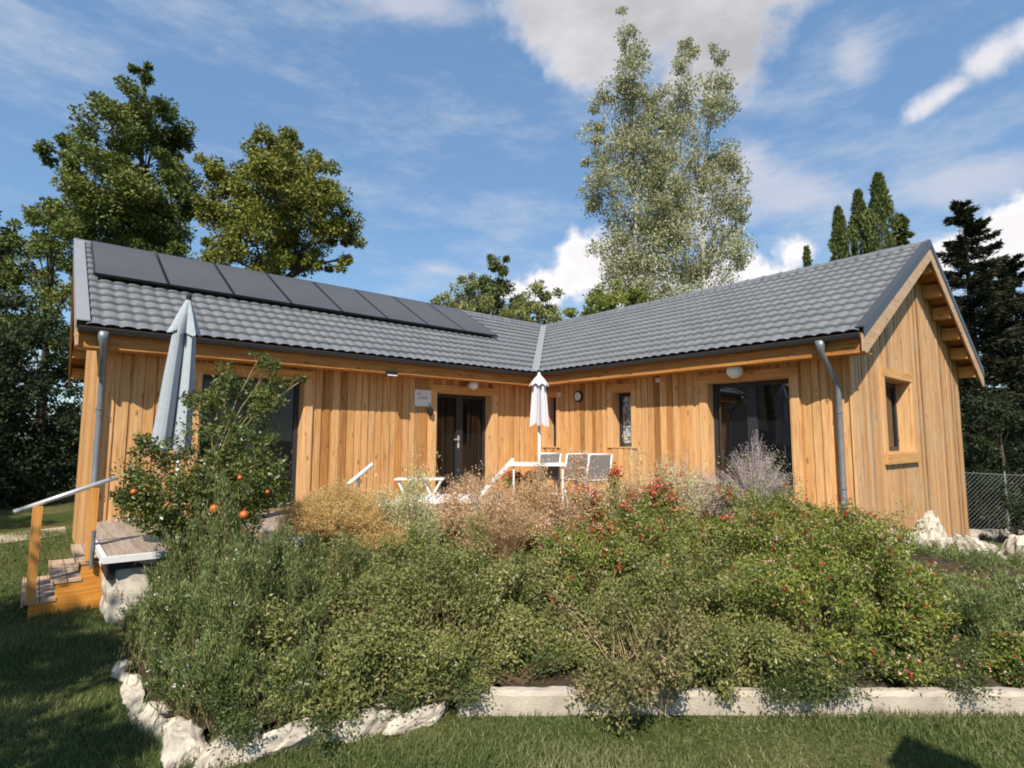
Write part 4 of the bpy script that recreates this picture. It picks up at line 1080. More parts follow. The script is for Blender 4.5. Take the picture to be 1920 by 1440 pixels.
tuft((-3.40, -2.20, DZ), .40, .66, 120, 'thin dry seed stems standing in front of the middle glazed door', leaf='gau', name='dry_stem_plant', cat='plant', plume='gau', seed=7, droop=.2, w=.004)
# feathery pale grasses between the back bushes
for (x, y, z, rad, h, lf, pl, lab, sd) in ((-5.35, -4.02, .50, .42, .66, 'san', 'san', 'feathery silver grass in front of the silvery bush', 31), (-4.72, -4.62, .50, .46, .70, 'gau', 'gau', 'feathery pinkish grass in front of the pinkish bush below the lounger', 32), (-4.10, -4.35, .56, .40, .82, 'tan', 'gau', 'feathery straw-coloured grass between the two pinkish bushes', 33), (-3.10, -5.00, .58, .42, .86, 'san', 'gau', 'feathery pale grass beside the bright red flowers', 34), (-2.60, -5.70, .56, .42, .86, 'gau', 'per', 'feathery pink-grey grass left of the tallest sage', 35), (-5.75, -3.95, .46, .40, .56, 'tan', 'tan', 'small straw grass right of the big tan tuft', 36)):
    tuft((x, y, z), rad, h, 420, lab, leaf=lf, name='feather_grass', plume=pl, seed=sd, droop=.3, w=.004)
# low ground cover along the kerb
for (x, y, z, lab, sd) in ((-3.55, -7.88, .16, 'low ground cover with tiny white flowers behind the kerb middle', 5), (-2.95, -8.35, .16, 'low pale green ground cover behind the right of the kerb', 6), (-5.75, -6.05, .15, 'low green ground cover in the gap above the kerb', 8), (-7.32, -5.40, .12, 'low ground cover behind the pointed corner stone', 11), (-6.95, -5.60, .12, 'low ground cover behind the broad white stone', 12), (-6.45, -5.78, .12, 'low ground cover behind the last pale stone before the kerb', 13), (-4.4, -7.3, .15, 'low ground cover behind the kerb right of the browning bush', 14), (-2.4, -8.75, .14, 'low ground cover at the right end of the kerb', 15)):
    shrub((x, y, z), .42, .14, lab, 'ground cover', 'ground_cover', None, stems=200, per=40, L=.022, Wd=.012, leaf='ground', flower=[('cream', 60 if sd == 5 else 6, .012)], seed=sd, upright=0)
shrub((-5.93, -6.06, -.02), .09, .11, 'tiny weed growing at the foot of the kerb', 'weed', 'weed', None, stems=26, per=14, L=.03, Wd=.016, leaf='sag', seed=77)

# pomegranate with orange fruits
def blobby(name, loc, blobs, label, cat, leaf, L, Wd, dens, trunk_r, bark='bark', seed=0, group=None, sub=9, subr=.42, droop=.0, limbs=True, fork=.35, squash=1., hollow=.35, twigs=True):
    r_ = np.random.default_rng(seed); root = thing(name, loc, label, cat, group)
    Ps, Ds = [], []
    lm = MB(); base = Vector(loc)
    cen = np.average([b[:3] for b in blobs], axis=0, weights=[b[3] ** 2 for b in blobs])
    zmin = min(b[2] - b[3] for b in blobs)
    tops = Vector((base.x * .35 + cen[0] * .65, base.y * .35 + cen[1] * .65, cen[2]))
    tp = [base + (tops - base) * t + Vector((math.sin(t * 5 + seed) * .12, math.cos(t * 4 + seed) * .12, 0)) * trunk_r * 4 * t for t in (0, .25, .5, .75, 1)]
    tp[0] = base - Vector((0, 0, .1))
    if limbs: lm.tube(tp, [trunk_r * 1.25, trunk_r, trunk_r * .85, trunk_r * .62, trunk_r * .4], 8)
    for bi, (x, y, z, rr_) in enumerate(blobs):
        c = np.array([x, y, z])
        ns = max(4, int(sub * (rr_ / np.mean([b[3] for b in blobs])) ** 1.3))
        dirs = r_.normal(size=(ns, 3)); dirs /= np.linalg.norm(dirs, axis=1)[:, None]
        rad = rr_ * (hollow + (1.08 - hollow) * r_.uniform(0, 1, (ns, 1)) ** .5)
        sc_ = c + dirs * rad * np.array([1, 1, squash])
        nl = max(30, int(dens * rr_ ** 2 / ns))
        sr = subr * rr_ * r_.uniform(.55, 1.25, ns)
        g = r_.normal(size=(ns, nl, 3)); g /= np.linalg.norm(g, axis=2)[..., None]
        p = sc_[:, None] + g * (sr[:, None, None] * r_.uniform(0, 1, (ns, nl, 1)) ** .45) * np.array([1, 1, .78])
        d = g * .7 + r_.normal(size=g.shape) * .8 + np.array([0, 0, -droop])
        Ps.append(p.reshape(-1, 3)); Ds.append(d.reshape(-1, 3))
        if limbs:
            bc = Vector((x, y, z)); dist = max(.05, (bc - tops).length)
            tz = max(.05, min(.98, ((z - base.z) - rr_ * .6 - fork * math.hypot(x - base.x, y - base.y)) / max(.1, tops.z - base.z)))
            i = min(3, int(tz * 4)); w = tz * 4 - i
            s = tp[i] + (tp[i + 1] - tp[i]) * w
            mid = (s + bc) * .5 + Vector((0, 0, .10 * (bc - s).length)) + Vector(r_.normal(size=3) * .05 * rr_)
            r0 = trunk_r * (.55 - .3 * tz)
            lm.tube([s, mid, bc], [r0, r0 * .6, r0 * .28], 6)
            if twigs:
                for q in sc_[: min(ns, 10)]:
                    qv = Vector(q); st_ = mid + (bc - mid) * r_.uniform(.3, 1)
                    lm.tube([st_, (st_ + qv) * .5 + Vector((0, 0, .06 * rr_)), qv], [r0 * .3, r0 * .2, r0 * .1], 4)
    P = np.concatenate(Ps); D = np.concatenate(Ds); n = len(P)
    V, F = leaf_quads(P, D, L * r_.uniform(.6, 1.35, n), Wd * r_.uniform(.6, 1.35, n), r_)
    mk('crown' if 'bush' not in name and 'hedge' not in name else 'foliage', V, F, M[leaf], root)
    if limbs: lm.build('trunk' if 'bush' not in name and 'hedge' not in name else 'stems', M[bark], root, smooth=True)
    return root
POM = [(-7.74, -2.96, 1.14, .17), (-7.60, -3.06, 1.02, .18), (-7.45, -3.02, 1.05, .20), (-6.95, -3.30, 1.02, .22), (-7.67, -2.88, 1.5, .25), (-7.79, -2.89, 1.31, .17), (-7.59, -3.04, 1.26, .25), (-7.22, -2.95, 2.12, .21), (-7.04, -3.0, 2.35, .19), (-6.73, -3.15, 2.47, .13), (-6.63, -3.2, 2.25, .17), (-6.83, -3.01, 2.08, .25), (-7.09, -3.14, 1.75, .29), (-6.83, -3.47, 1.55, .23), (-6.77, -3.62, 1.35, .18), (-7.0, -3.42, 1.3, .23), (-7.27, -3.19, 1.3, .25), (-7.47, -2.94, 1.65, .15), (-6.45, -3.3, 2.38, .07), (-6.80, -3.1, 2.62, .07), (-7.72, -2.75, 1.75, .09)]
pom = blobby('pomegranate_bush', (-7.15, -3.12, .38), POM, 'tall leafy pomegranate bush with orange fruits at the terrace corner', 'fruit bush', 'pom', .041, .019, 25000, .03, 'twigt', seed=21, sub=10, subr=.58)
for (x, y, z), r_0 in zip([(-7.26, -3.64, 1.17), (-7.06, -3.81, 1.12), (-7.82, -3.19, 1.32), (-7.08, -3.70, 1.44), (-7.70, -3.12, 1.36), (-6.84, -3.72, 1.30)], (.043, .038, .026, .022, .022, .020)):
    m_ = MB(); m_.lathe((x, y, z), [(r_0 * math.sin(math.pi * k / 9) + 1e-4, -r_0 * math.cos(math.pi * k / 9)) for k in range(10)] + [(r_0 * .28, r_0 * 1.1), (r_0 * .36, r_0 * 1.35)], 14)
    m_.build('fruit', M['fruit'], pom, smooth=True)

# flower pots by the table
for (x, y, lab, sd) in ((-2.12, -1.70, 'terracotta pot of dark red flowers behind the lounger', 1), (-1.72, -1.80, 'terracotta pot of dark red flowers under the table edge', 2)):
    root = thing('flower_pot', (x, y, DZ), lab, 'plant pot', 'terracotta pots on the terrace')
    m_ = MB(); m_.lathe((x, y, DZ), [(.001, .0), (.10, .0), (.145, .26), (.16, .26), (.16, .30), (.14, .30), (.13, .27), (.001, .27)], 18); m_.build('pot', M['terra'], root)
    r_ = np.random.default_rng(sd); n = 700; g = r_.normal(size=(n, 3)); g /= np.linalg.norm(g, axis=1)[:, None]
    p = np.array([x, y, DZ + .42]) + g * np.array([.17, .17, .13]) * r_.uniform(.3, 1, (n, 1)); V, F = leaf_quads(p, g + r_.normal(size=(n, 3)) * .5, .04, .024, r_); pl = mk('plant', V, F, M['sag'], root)
    n = 160; g = r_.normal(size=(n, 3)); g[:, 2] = abs(g[:, 2]); g /= np.linalg.norm(g, axis=1)[:, None]
    p = np.array([x, y, DZ + .43]) + g * np.array([.18, .18, .14]); V, F = leaf_quads(p, g + r_.normal(size=(n, 3)) * .5, .035, .028, r_); mk('flowers', V, F, M['red'], pl)

# ------------------------------------------------------------------ stones and kerb
def rock(loc, size, label, seed, group, rz=0.):
    r_ = np.random.default_rng(seed)
    import bmesh
    bm = bmesh.new(); bmesh.ops.create_icosphere(bm, subdivisions=4, radius=1.0)
    V = np.array([v.co[:] for v in bm.verts]); Fc = [tuple(v.index for v in f.verts) for f in bm.faces]; bm.free()
    from mathutils import noise as mn
    for _ in range(9):       # chop facets
        d = r_.normal(size=3); d /= np.linalg.norm(d); lim = r_.uniform(.5, .85)
        pr = V @ d; V -= np.outer(np.maximum(pr - lim, 0), d)
    off = Vector(r_.uniform(0, 50, 3)); W_ = V * np.array(size) / .15
    dsp = np.array([mn.turbulence(Vector(p) * 1.1 + off, 4, True) * .30 + (mn.noise(Vector(p) * 3.2 + off) * .10) for p in W_])
    V *= (.86 + dsp)[:, None]
    V *= np.array(size); c, s = math.cos(rz), math.sin(rz); V = V @ np.array([[c, s, 0], [-s, c, 0], [0, 0, 1]])
    V[:, 2] += size[2] * .55
    o = mk('rock', V + np.array(loc), Fc, M['stone'], None, loc)
    return tag(o, label, 'rock', group)
GR = 'white limestone edging stones of the bed'
E_ = [((-7.86, -3.92, -.05), (0.10, 0.29, 0.08), 'small white stone at the top of the left edging, nearest the terrace'),
      ((-7.87, -4.36, -.05), (0.09, 0.37, 0.08), 'long narrow white stone second along the left edging'),
      ((-7.83, -4.86, -.05), (0.11, 0.39, 0.10), 'long white edging stone halfway down the left side of the bed'),
      ((-7.76, -5.32, -.05), (0.13, 0.32, 0.11), 'white edging stone just before the bed corner'),
      ((-7.56, -5.60, -.05), (0.26, 0.15, 0.14), 'big pointed white stone at the front corner of the bed'),
      ((-7.22, -5.70, -.05), (0.32, 0.13, 0.13), 'broad white stone right of the pointed corner stone'),
      ((-6.84, -5.84, -.05), (0.26, 0.13, 0.12), 'white stone tilted forward onto the lawn'),
      ((-6.50, -5.94, -.05), (0.31, 0.11, 0.10), 'pale stone touching the left end of the concrete kerb')]
for i, (l, s_, lab) in enumerate(E_): rock(l, s_, lab, 40 + i, GR, rz=[1.55, 1.6, 1.62, 1.2, -.3, -.25, -.2, -.35][i] * 0)
GR2 = 'white boulders at the right end of the bed'
for i, (l, s_, lab) in enumerate([((.80, -6.72, .06), (.34, .26, .34), 'low white boulder at the foot of the gable wall corner'), ((1.10, -6.98, .04), (.36, .28, .48), 'tallest white boulder, peaked, in front of the gable wall'),
        ((1.40, -7.36, .02), (.44, .30, .38), 'flat-topped white boulder right of the peaked one'), ((1.74, -7.74, .0), (.32, .26, .34), 'rightmost white boulder half hidden by rosemary'), ((.42, -6.62, .08), (.24, .18, .30), 'smallest white boulder, left of the others under the gable')]):
    rock(l, s_, lab, 60 + i, GR2, rz=.4 * i)
kd = Vector((2.84, -2.39, 0)).normalized(); k0 = Vector((-6.27, -6.02, 0)); kn = Vector((kd.y, -kd.x, 0))
klab = ['concrete kerb length at the left, beside the pale stones', 'concrete kerb length in the middle, under the browning bush', 'concrete kerb length at the right, running out of the picture']
lens = [1.0, 1.45, 1.75]; s = 0
for i, ln in enumerate(lens):
    p = k0 + kd * s; q = k0 + kd * (s + ln - .008); n = 24; r_ = np.random.default_rng(i)
    prof = [(-.04, -.1), (-.04, .123), (-.03, .143), (-.022, .150), (.03, .150), (.04, .143), (.05, -.1)]
    V = []
    for k in range(n + 1):
        c = p + (q - p) * (k / n); j = r_.normal(0, .003, (len(prof), 2))
        for (a, z), (ja, jz) in zip(prof, j): V.append(tuple(c + kn * (-(a + ja)) + Vector((0, 0, z + jz))))
    m = len(prof); F = [(k * m + a, k * m + a + 1, (k + 1) * m + a + 1, (k + 1) * m + a) for k in range(n) for a in range(m - 1)]
    F += [tuple(range(m))[::-1], tuple(n * m + a for a in range(m))]
    o = mk('concrete_kerb', np.array(V), F, M['concrete'], None, tuple(p)); tag(o, klab[i], 'kerb', 'concrete kerbs edging the bed'); s += ln

# plants by the boulders
for (x, y, z, rad, h, leaf, lab, nm, sd) in ((1.42, -6.72, -.05, .17, .42, 'darkl', 'near-black leafy plant behind the peaked boulder', 'dark_leaved_plant', 1), (1.05, -6.50, .0, .09, .36, 'darkl', 'small near-black plant left of the peaked boulder', 'dark_leaved_plant', 2), (1.75, -7.05, -.12, .20, .42, 'pale', 'yellow-green shrub right of the peaked boulder', 'yellow_green_shrub', 3), (2.05, -7.1, -.16, .09, .26, 'darkl', 'tiny dark plant above the flat-topped boulder', 'dark_leaved_plant', 4)):
    shrub((x, y, z), rad, h, lab, 'plant', nm, None, stems=50, per=30, L=.05, Wd=.024, leaf=leaf, seed=sd, upright=.5)

# ------------------------------------------------------------------ lawn grass (uncountable)
def grass():
    r_ = np.random.default_rng(2); parts = []
    def area(n, x0, x1, y0, y1, L, w):
        x = r_.uniform(x0, x1, n); y = r_.uniform(y0, y1, n)
        d = (x + 8.515) * .648 + (y + 9.19) * .762; rr = (x + 8.515) * .762 - (y + 9.19) * .648
        ok = (d > 2.3) & (np.abs(rr) < d * 1.02 + .5) & ~inpoly(x, y, BED)
        ok &= ~((x > -7.95) & (y > -2.45)) & ~((x > .3) & (y > GY)) & ~((x > -8.5) & (y > -1.68) & (y < -.4))
        x, y = x[ok], y[ok]; n = len(x)
        nz = np.sin(x * 2.3 + 1) * np.sin(y * 1.9) + .6 * np.sin(x * 5.1 + y * 4.3)
        keep = r_.uniform(0, 1, n) < np.clip(.75 + .3 * nz, .25, 1)
        x, y, nz = x[keep], y[keep], nz[keep]; n = len(x)
        P = np.stack([x, y, gz(x, y) - .005], -1)
        D = r_.normal(size=(n, 3)) * .55 + np.array([0, 0, 1.])
        V, F = leaf_quads(P, D, L * r_.uniform(.5, 1.4, n) * (1 + .25 * nz), w * r_.uniform(.7, 1.3, n), r_)
        parts.append((V, F))
    area(420000, -9.6, -2.6, -9.2, -2, .052, .0052)
    area(130000, -13, -7.9, -3, 5, .06, .008)
    area(60000, 1.5, 9, -10, -5.5, .06, .012)
    V, F = cat_(parts); tag(mk('grass', V, F, M['blade']), 'short green and straw-coloured lawn grass in front of the bed', 'grass', kind='stuff')
grass()

# ------------------------------------------------------------------ trees
WAL = [(-6.23, 16.04, 16.16, .40), (-6.25, 16.20, 15.01, .95), (-7.15, 15.87, 13.30, 1.0), (-5.28, 16.74, 14.62, .92), (-8.52, 18.39, 13.01, .67), (-7.72, 17.78, 12.49, .74), (-7.28, 15.61, 11.08, 1.27), (-5.70, 17.94, 13.22, 1.5), (-4.90, 15.40, 12.29, .84), (-7.72, 19.29, 11.0, 1.1), (-6.49, 15.71, 10.21, 1.45), (-5.19, 15.87, 10.61, 1.3), (-6.78, 18.69, 9.47, 1.54), (-5.51, 15.65, 9.28, 1.2), (-4.56, 15.93, 11.13, .65)]
blobby('broadleaf_tree', (-5.1, 17.2, 0), WAL, 'tallest dark broadleaf tree with an open spire behind the solar panels', 'tree', 'walnut', .135, .075, 4000, .30, seed=1, sub=13, subr=.44, group='broadleaf trees behind the left wing')
RND = [(-2.79, 11.02, 11.92, .8), (-1.90, 10.89, 12.17, .75), (-3.81, 11.35, 10.92, .75), (-4.37, 12.41, 11.53, .45), (-1.12, 11.01, 11.23, .96), (-2.78, 9.92, 10.14, 1.27), (-3.33, 12.38, 10.02, 1.08), (-1.16, 9.27, 9.63, .84), (-.56, 9.49, 9.07, .61), (-1.41, 11.71, 9.70, 1.22), (-3.22, 10.53, 8.33, 1.09), (-3.79, 12.34, 8.29, .77), (-2.0, 11.5, 8.07, .94), (-.58, 9.61, 8.21, .38), (-1.29, 10.25, 8.02, .48), (-4.35, 12.58, 10.10, .54), (-2.2, 10.6, 11.0, .9)]
blobby('broadleaf_tree', (-2.4, 11.6, 0), RND, 'dense rounded olive-green tree right of the spire tree', 'tree', 'roundl', .12, .07, 5200, .26, seed=2, sub=15, subr=.43, droop=.5, group='broadleaf trees behind the left wing')
LEF = [(-8.79, 12.60, 8.60, .49), (-9.0, 13.52, 7.96, .67), (-8.38, 11.70, 7.77, .55), (-8.50, 12.56, 6.98, .81), (-9.5, 13.28, 7.95, .41), (-8.9, 13.62, 6.46, .75), (-8.14, 11.73, 5.89, .63), (-9.36, 13.31, 6.81, .49), (-8.31, 12.65, 5.04, .81), (-8.93, 14.51, 4.88, 1.03), (-7.88, 12.4, 4.07, .65)]
blobby('broadleaf_tree', (-8.3, 13.2, 0), LEF, 'loose lighter green tree rising beside the left gable', 'tree', 'walnut', .11, .06, 2900, .15, seed=3, sub=9, subr=.42, group='broadleaf trees behind the left wing')
DAR = [(-9.10, 10.73, 4.65, .86), (-8.38, 11.53, 3.93, .84), (-9.12, 10.92, 3.22, 1.08), (-8.31, 10.2, 2.49, .90), (-8.92, 11.62, 1.65, 1.19), (-8.3, 11.0, 1.37, .79), (-8.75, 11.2, .9, .86), (-10.2, 11.5, 4.0, 1.2), (-10.5, 11.5, 2.0, 1.3), (-9.3, 10.4, .6, .8), (-8.5, 10.7, .4, .7), (-10.6, 10.6, .7, 1.0), (-11.8, 11.0, 1.4, 1.3), (-11.6, 11.4, 3.2, 1.3), (-12.9, 11.2, 2.0, 1.4)]
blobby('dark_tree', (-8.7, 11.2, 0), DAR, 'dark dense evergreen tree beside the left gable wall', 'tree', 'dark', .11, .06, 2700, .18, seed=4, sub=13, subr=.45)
FAR = [(-10.41, 25.48, 11.45, .75), (-10.2, 26.73, 10.53, 1.03), (-10.64, 25.96, 9.22, 1.49), (-10.04, 25.70, 7.24, 1.24), (-11.33, 26.68, 8.22, 1.99), (-10.73, 26.61, 4.76, 2.24), (-12.5, 26, 9, 2)]
blobby('broadleaf_tree', (-10.7, 26.3, 0), FAR, 'far dark tree cut by the left edge of the picture', 'tree', 'dark', .22, .12, 1300, .3, seed=5, sub=12, subr=.42, group='broadleaf trees behind the left wing')
HED = [(-14 + i * 1.15, 15.5 + .5 * math.sin(i * 2.1), 1.3 + .5 * math.sin(i * 1.3), 1.5) for i in range(8)]
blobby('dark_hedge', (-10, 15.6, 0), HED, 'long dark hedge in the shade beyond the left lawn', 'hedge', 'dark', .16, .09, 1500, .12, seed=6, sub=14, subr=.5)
blobby('conical_tree', (7.7, 10.8, 0), [(7.40, 10.51, 10.03, 0.47), (7.36, 10.65, 9.16, 0.78), (7.70, 10.8, 8.42, 1.06), (7.49, 10.79, 7.31, 1.18), (8.13, 10.21, 7.56, 0.83), (7.5, 10.7, 6.2, 1.18)], 'dark upright tree in the middle of the group behind the roof valley', 'tree', 'cyp', .15, .07, 3200, .16, seed=7, sub=12, subr=.42, group='trees behind the roof valley')
blobby('small_tree', (5.2, 10.3, 0), [(5.28, 9.89, 8.37, 0.54), (5.17, 10.72, 7.8, 0.73), (5.61, 9.74, 7.34, 0.78), (4.38, 10.77, 7.45, 0.35), (4.5, 10.73, 6.99, 0.54), (5.21, 10.15, 6.77, 0.81)], 'pale leafy young tree left of the dark upright one', 'tree', 'pale', .13, .065, 2700, .10, seed=8, sub=9, subr=.42, group='trees behind the roof valley')
blobby('small_tree', (7.8, 8.2, 0), [(7.42, 8.14, 7.8, 0.71), (8.39, 7.99, 7.7, 0.64), (7.65, 8.06, 6.89, 0.92), (7.04, 8.58, 6.89, 0.71), (8.54, 7.33, 6.78, 0.54)], 'yellow-green small tree right of the dark upright one', 'tree', 'pale', .13, .065, 2700, .10, seed=9, sub=9, subr=.42, group='trees behind the roof valley')
blobby('small_tree', (8.5, 4.9, 0), [(7.87, 5.21, 7.1, 0.59), (8.8, 5.04, 7.44, 0.68), (8.99, 4.26, 7.1, 0.70), (7.51, 5.6, 6.47, 0.54), (8.39, 4.85, 6.47, 0.90), (9.46, 3.83, 7.32, 0.42)], 'green small tree at the foot of the poplars', 'tree', 'sag', .13, .07, 2700, .10, seed=10, sub=9, subr=.42, group='trees behind the roof valley')
PO1 = [(17.12, 10.51, 27.8, .30), (17.33, 10.5, 26.51, .66), (18.04, 10.67, 25.56, .85), (17.5, 10.11, 23.27, 1.1), (18.14, 11.01, 22.27, 1.3), (16.94, 11.28, 22.94, .8), (16.39, 11.88, 21.97, .6), (16.25, 12.21, 20.35, .85), (18.25, 10.55, 20.03, 1.4), (17.58, 11.87, 19.31, 1.3), (18.65, 10.5, 17.77, 1.3), (15.73, 12.86, 18.73, .36), (16.72, 11.63, 16.57, 1.35), (16.4, 12.62, 16.14, .75), (18.67, 10.77, 15.5, 1.4), (17.9, 12.23, 14.39, 1.4), (18.94, 10.83, 13.24, 1.3), (17.4, 12.27, 12.26, 1.2), (18.72, 11.31, 10.97, 1.4), (18.9, 10.2, 21.0, 1.2), (19.2, 10.1, 18.4, 1.4), (19.6, 10.1, 15.8, 1.5), (19.8, 10.3, 13.4, 1.5), (19.6, 10.6, 11.2, 1.6), (19.4, 9.9, 22.6, .9), (19.3, 9.9, 17.0, 1.3), (20.2, 9.7, 19.6, 1.2), (20.4, 9.8, 14.6, 1.3)]
PO2 = [(20.95, 8.75, 26.41, .5), (21.02, 8.83, 25.25, .8), (22.51, 7.48, 25.92, .6), (23.06, 7.85, 24.57, .9), (20.9, 9.2, 23.25, 1.1), (22.5, 7.97, 22.25, 1.25), (21.61, 9.52, 21.19, 1.3), (23.05, 7.84, 19.59, 1.25), (21.61, 9.24, 18.25, 1.4), (23.65, 7.5, 18.26, .85), (23.12, 8.16, 16.59, 1.45), (21.96, 9.92, 15.78, 1.45), (24.21, 7.37, 15.59, .8), (22.97, 8.0, 13.75, 1.45), (21.96, 9.62, 12.92, 1.45), (24.39, 7.56, 12.93, .8), (23.09, 8.88, 11.25, 1.45), (21.58, 10.2, 10.91, 1.3)]
blobby('poplar_tree', (18.2, 11.2, -.5), PO1, 'tallest thin-leaved silvery poplar, its single tip reaching the top of the picture', 'tree', 'poplar', .150, .10, 1350, .20, 'barkw', seed=11, sub=12, subr=.66, group='silvery poplars behind the roof', fork=1.4, hollow=.2)
blobby('poplar_tree', (22.3, 8.9, -.5), PO2, 'slightly shorter silvery poplar with two tips, right of the tallest', 'tree', 'poplar', .150, .10, 1400, .22, 'barkw', seed=12, sub=12, subr=.66, group='silvery poplars behind the roof', fork=1.4, hollow=.2)

def conifer(loc, top, rad, label, leaf, seed, kind='cyp', name='cypress_tree', group=None, n=16000, L=.22):
    r_ = np.random.default_rng(seed); root = thing(name, loc, label, 'tree', group)
    b = np.array(loc, float); hgt = top - b[2]
    m_ = MB(); m_.tube([tuple(b), tuple(b + [0, 0, hgt * .97])], [.16 if kind == 'cyp' else .24, .02], 8); m_.build('trunk', M['bark'], root)
    if kind == 'cyp':
        t = r_.uniform(.02, 1, n) ** .85; prof = np.clip(np.minimum(t / .10, 1) * (1 - t) ** .75 * 1.25 + .03, 0, 1.05)
        th = r_.uniform(0, 6.283, n)
        lob = 1 + .30 * np.sin(2 * th + t * 14 + seed) + .30 * np.sin(t * 31 + th * 2 + seed) + .2 * np.sin(t * 67 + 3 * th)
        q = r_.uniform(.45, 1.02, n); rr = rad * prof * lob * q
        P = np.stack([b[0] + rr * np.cos(th), b[1] + rr * np.sin(th), b[2] + t * hgt], -1)
        D = np.stack([np.cos(th) * .5, np.sin(th) * .5, np.full(n, 1.1)], -1) + r_.normal(size=(n, 3)) * .35
        V, F = leaf_quads(P, D, L * r_.uniform(.6, 1.4, n), L * .38, r_)
    else:
        Ps, Ds = [], []; br = MB()
        nb = int(hgt * 17)
        for i in range(nb):
            t = .06 + .93 * (i + r_.uniform(0, 1)) / nb; th = r_.uniform(0, 6.283)
            ln = rad * ((1 - t) ** .72) * r_.uniform(.55, 1.25) + .12
            d = np.array([math.cos(th), math.sin(th), .18 - .30 * (1 - t) + .25 * t]); 
            s0 = b + np.array([0, 0, hgt * t]); k = int(90 + 620 * ln / rad)
            u = r_.uniform(.12, 1, k)[:, None]
            sag = np.array([0, 0, -.16 * ln]) * (u ** 2) + np.array([0, 0, .10 * ln]) * u ** 4
            side = np.cross(d, [0, 0, 1.]); side /= np.linalg.norm(side)
            off = side * (r_.normal(0, .17, (k, 1)) * ln * (1.1 - u)) + np.array([0, 0, -1.]) * np.abs(r_.normal(0, .07, (k, 1))) * (ln + .3)
            Ps.append(s0 + d * ln * u + sag + off); Ds.append(d * .8 + side * r_.normal(0, .6, (k, 1)) + r_.normal(size=(k, 3)) * .3 + np.array([0, 0, -.25]))
            br.tube([tuple(s0), tuple(s0 + d * ln * .5 + np.array([0, 0, -.04 * ln])), tuple(s0 + d * ln * .95 + np.array([0, 0, -.07 * ln]))], [.03, .018, .006], 4)
        P = np.concatenate(Ps); D = np.concatenate(Ds); n = len(P)
        V, F = leaf_quads(P, D, L * r_.uniform(.6, 1.4, n), L * .34, r_)
        br.build('branches', M['bark'], root)
    mk('crown', V, F, M[leaf], root)
CG = 'conifers in a row behind the right wing'
conifer((26.4, 2.45, -1.3), 15.25, 1.5, 'lower left of the three slim cypresses above the roof ridge', 'cyp', 1, group=CG)
conifer((27.3, 1.65, -1.3), 16.26, 1.6, 'middle slim cypress of the three above the roof ridge', 'cyp', 2, group=CG)
conifer((27.0, .50, -1.3), 16.76, 1.9, 'tallest and fullest cypress of the three above the roof ridge', 'cyp', 3, group=CG)
conifer((28.0, -.15, -1.3), 14.5, 1.9, 'blunt bluish pine right of the cypresses', 'cyp', 4, kind='spr', name='pine_tree', n=6000, L=.24)
conifer((29.3, 5.4, -1.3), 14.35, .9, 'lone cypress tip showing over the middle of the right ridge', 'cyp', 5, group=CG, n=5000)
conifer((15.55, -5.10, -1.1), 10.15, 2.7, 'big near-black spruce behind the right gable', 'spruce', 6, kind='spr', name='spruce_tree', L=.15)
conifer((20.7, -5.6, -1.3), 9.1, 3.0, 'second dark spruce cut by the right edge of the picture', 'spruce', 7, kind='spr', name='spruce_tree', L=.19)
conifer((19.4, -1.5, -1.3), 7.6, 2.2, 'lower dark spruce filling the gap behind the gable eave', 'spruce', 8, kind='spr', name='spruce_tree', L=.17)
blobby('green_bush', (12.0, -6.1, -.85), [(11.47, -5.84, 2.5, .5), (12.59, -6.12, 2.4, .6), (12.36, -6.62, 2.6, .6), (11.47, -5.73, 1.73, .5), (11.93, -6.1, 1.58, .65), (12.91, -6.52, 1.43, .7), (12.2, -6.2, .8, .7), (11.3, -5.6, .9, .5)], 'green leafy bush under the spruce, right of the gable wall', 'bush', 'dark', .09, .05, 3400, .07, seed=14, sub=10, subr=.45)
blobby('mixed_hedge', (13.3, -6.0, -.9), [(12.77, -5.38, 0.87, 0.55), (13.25, -5.79, 0.95, 0.61), (13.78, -6.26, 1.04, 0.69), (12.88, -5.37, 0.09, 0.61), (13.42, -5.84, 0.17, 0.69), (13.95, -6.3, 0.25, 0.69), (14.5, -6.8, 0.55, 0.88), (15.1, -7.4, 0.55, 0.99)], 'brownish mixed hedge behind the wire fence', 'hedge', 'hedge', .07, .04, 4200, .06, seed=15, sub=10, subr=.5)
blobby('dark_bush', (9.0, -6.72, -.62), [(8.95, -6.74, .50, .30), (9.05, -6.80, .18, .34), (8.92, -6.66, -.15, .32), (9.2, -6.9, -.3, .3)], 'dark upright bush in front of the wire fence at the right edge', 'bush', 'dark', .055, .03, 6500, .03, seed=16, sub=9, subr=.45)
shrub((8.55, -6.40, -.60), .22, .26, 'low round dark bush beside the low stone wall', 'bush', 'dark_bush', None, stems=120, per=45, L=.04, Wd=.022, leaf='darkl', seed=9)

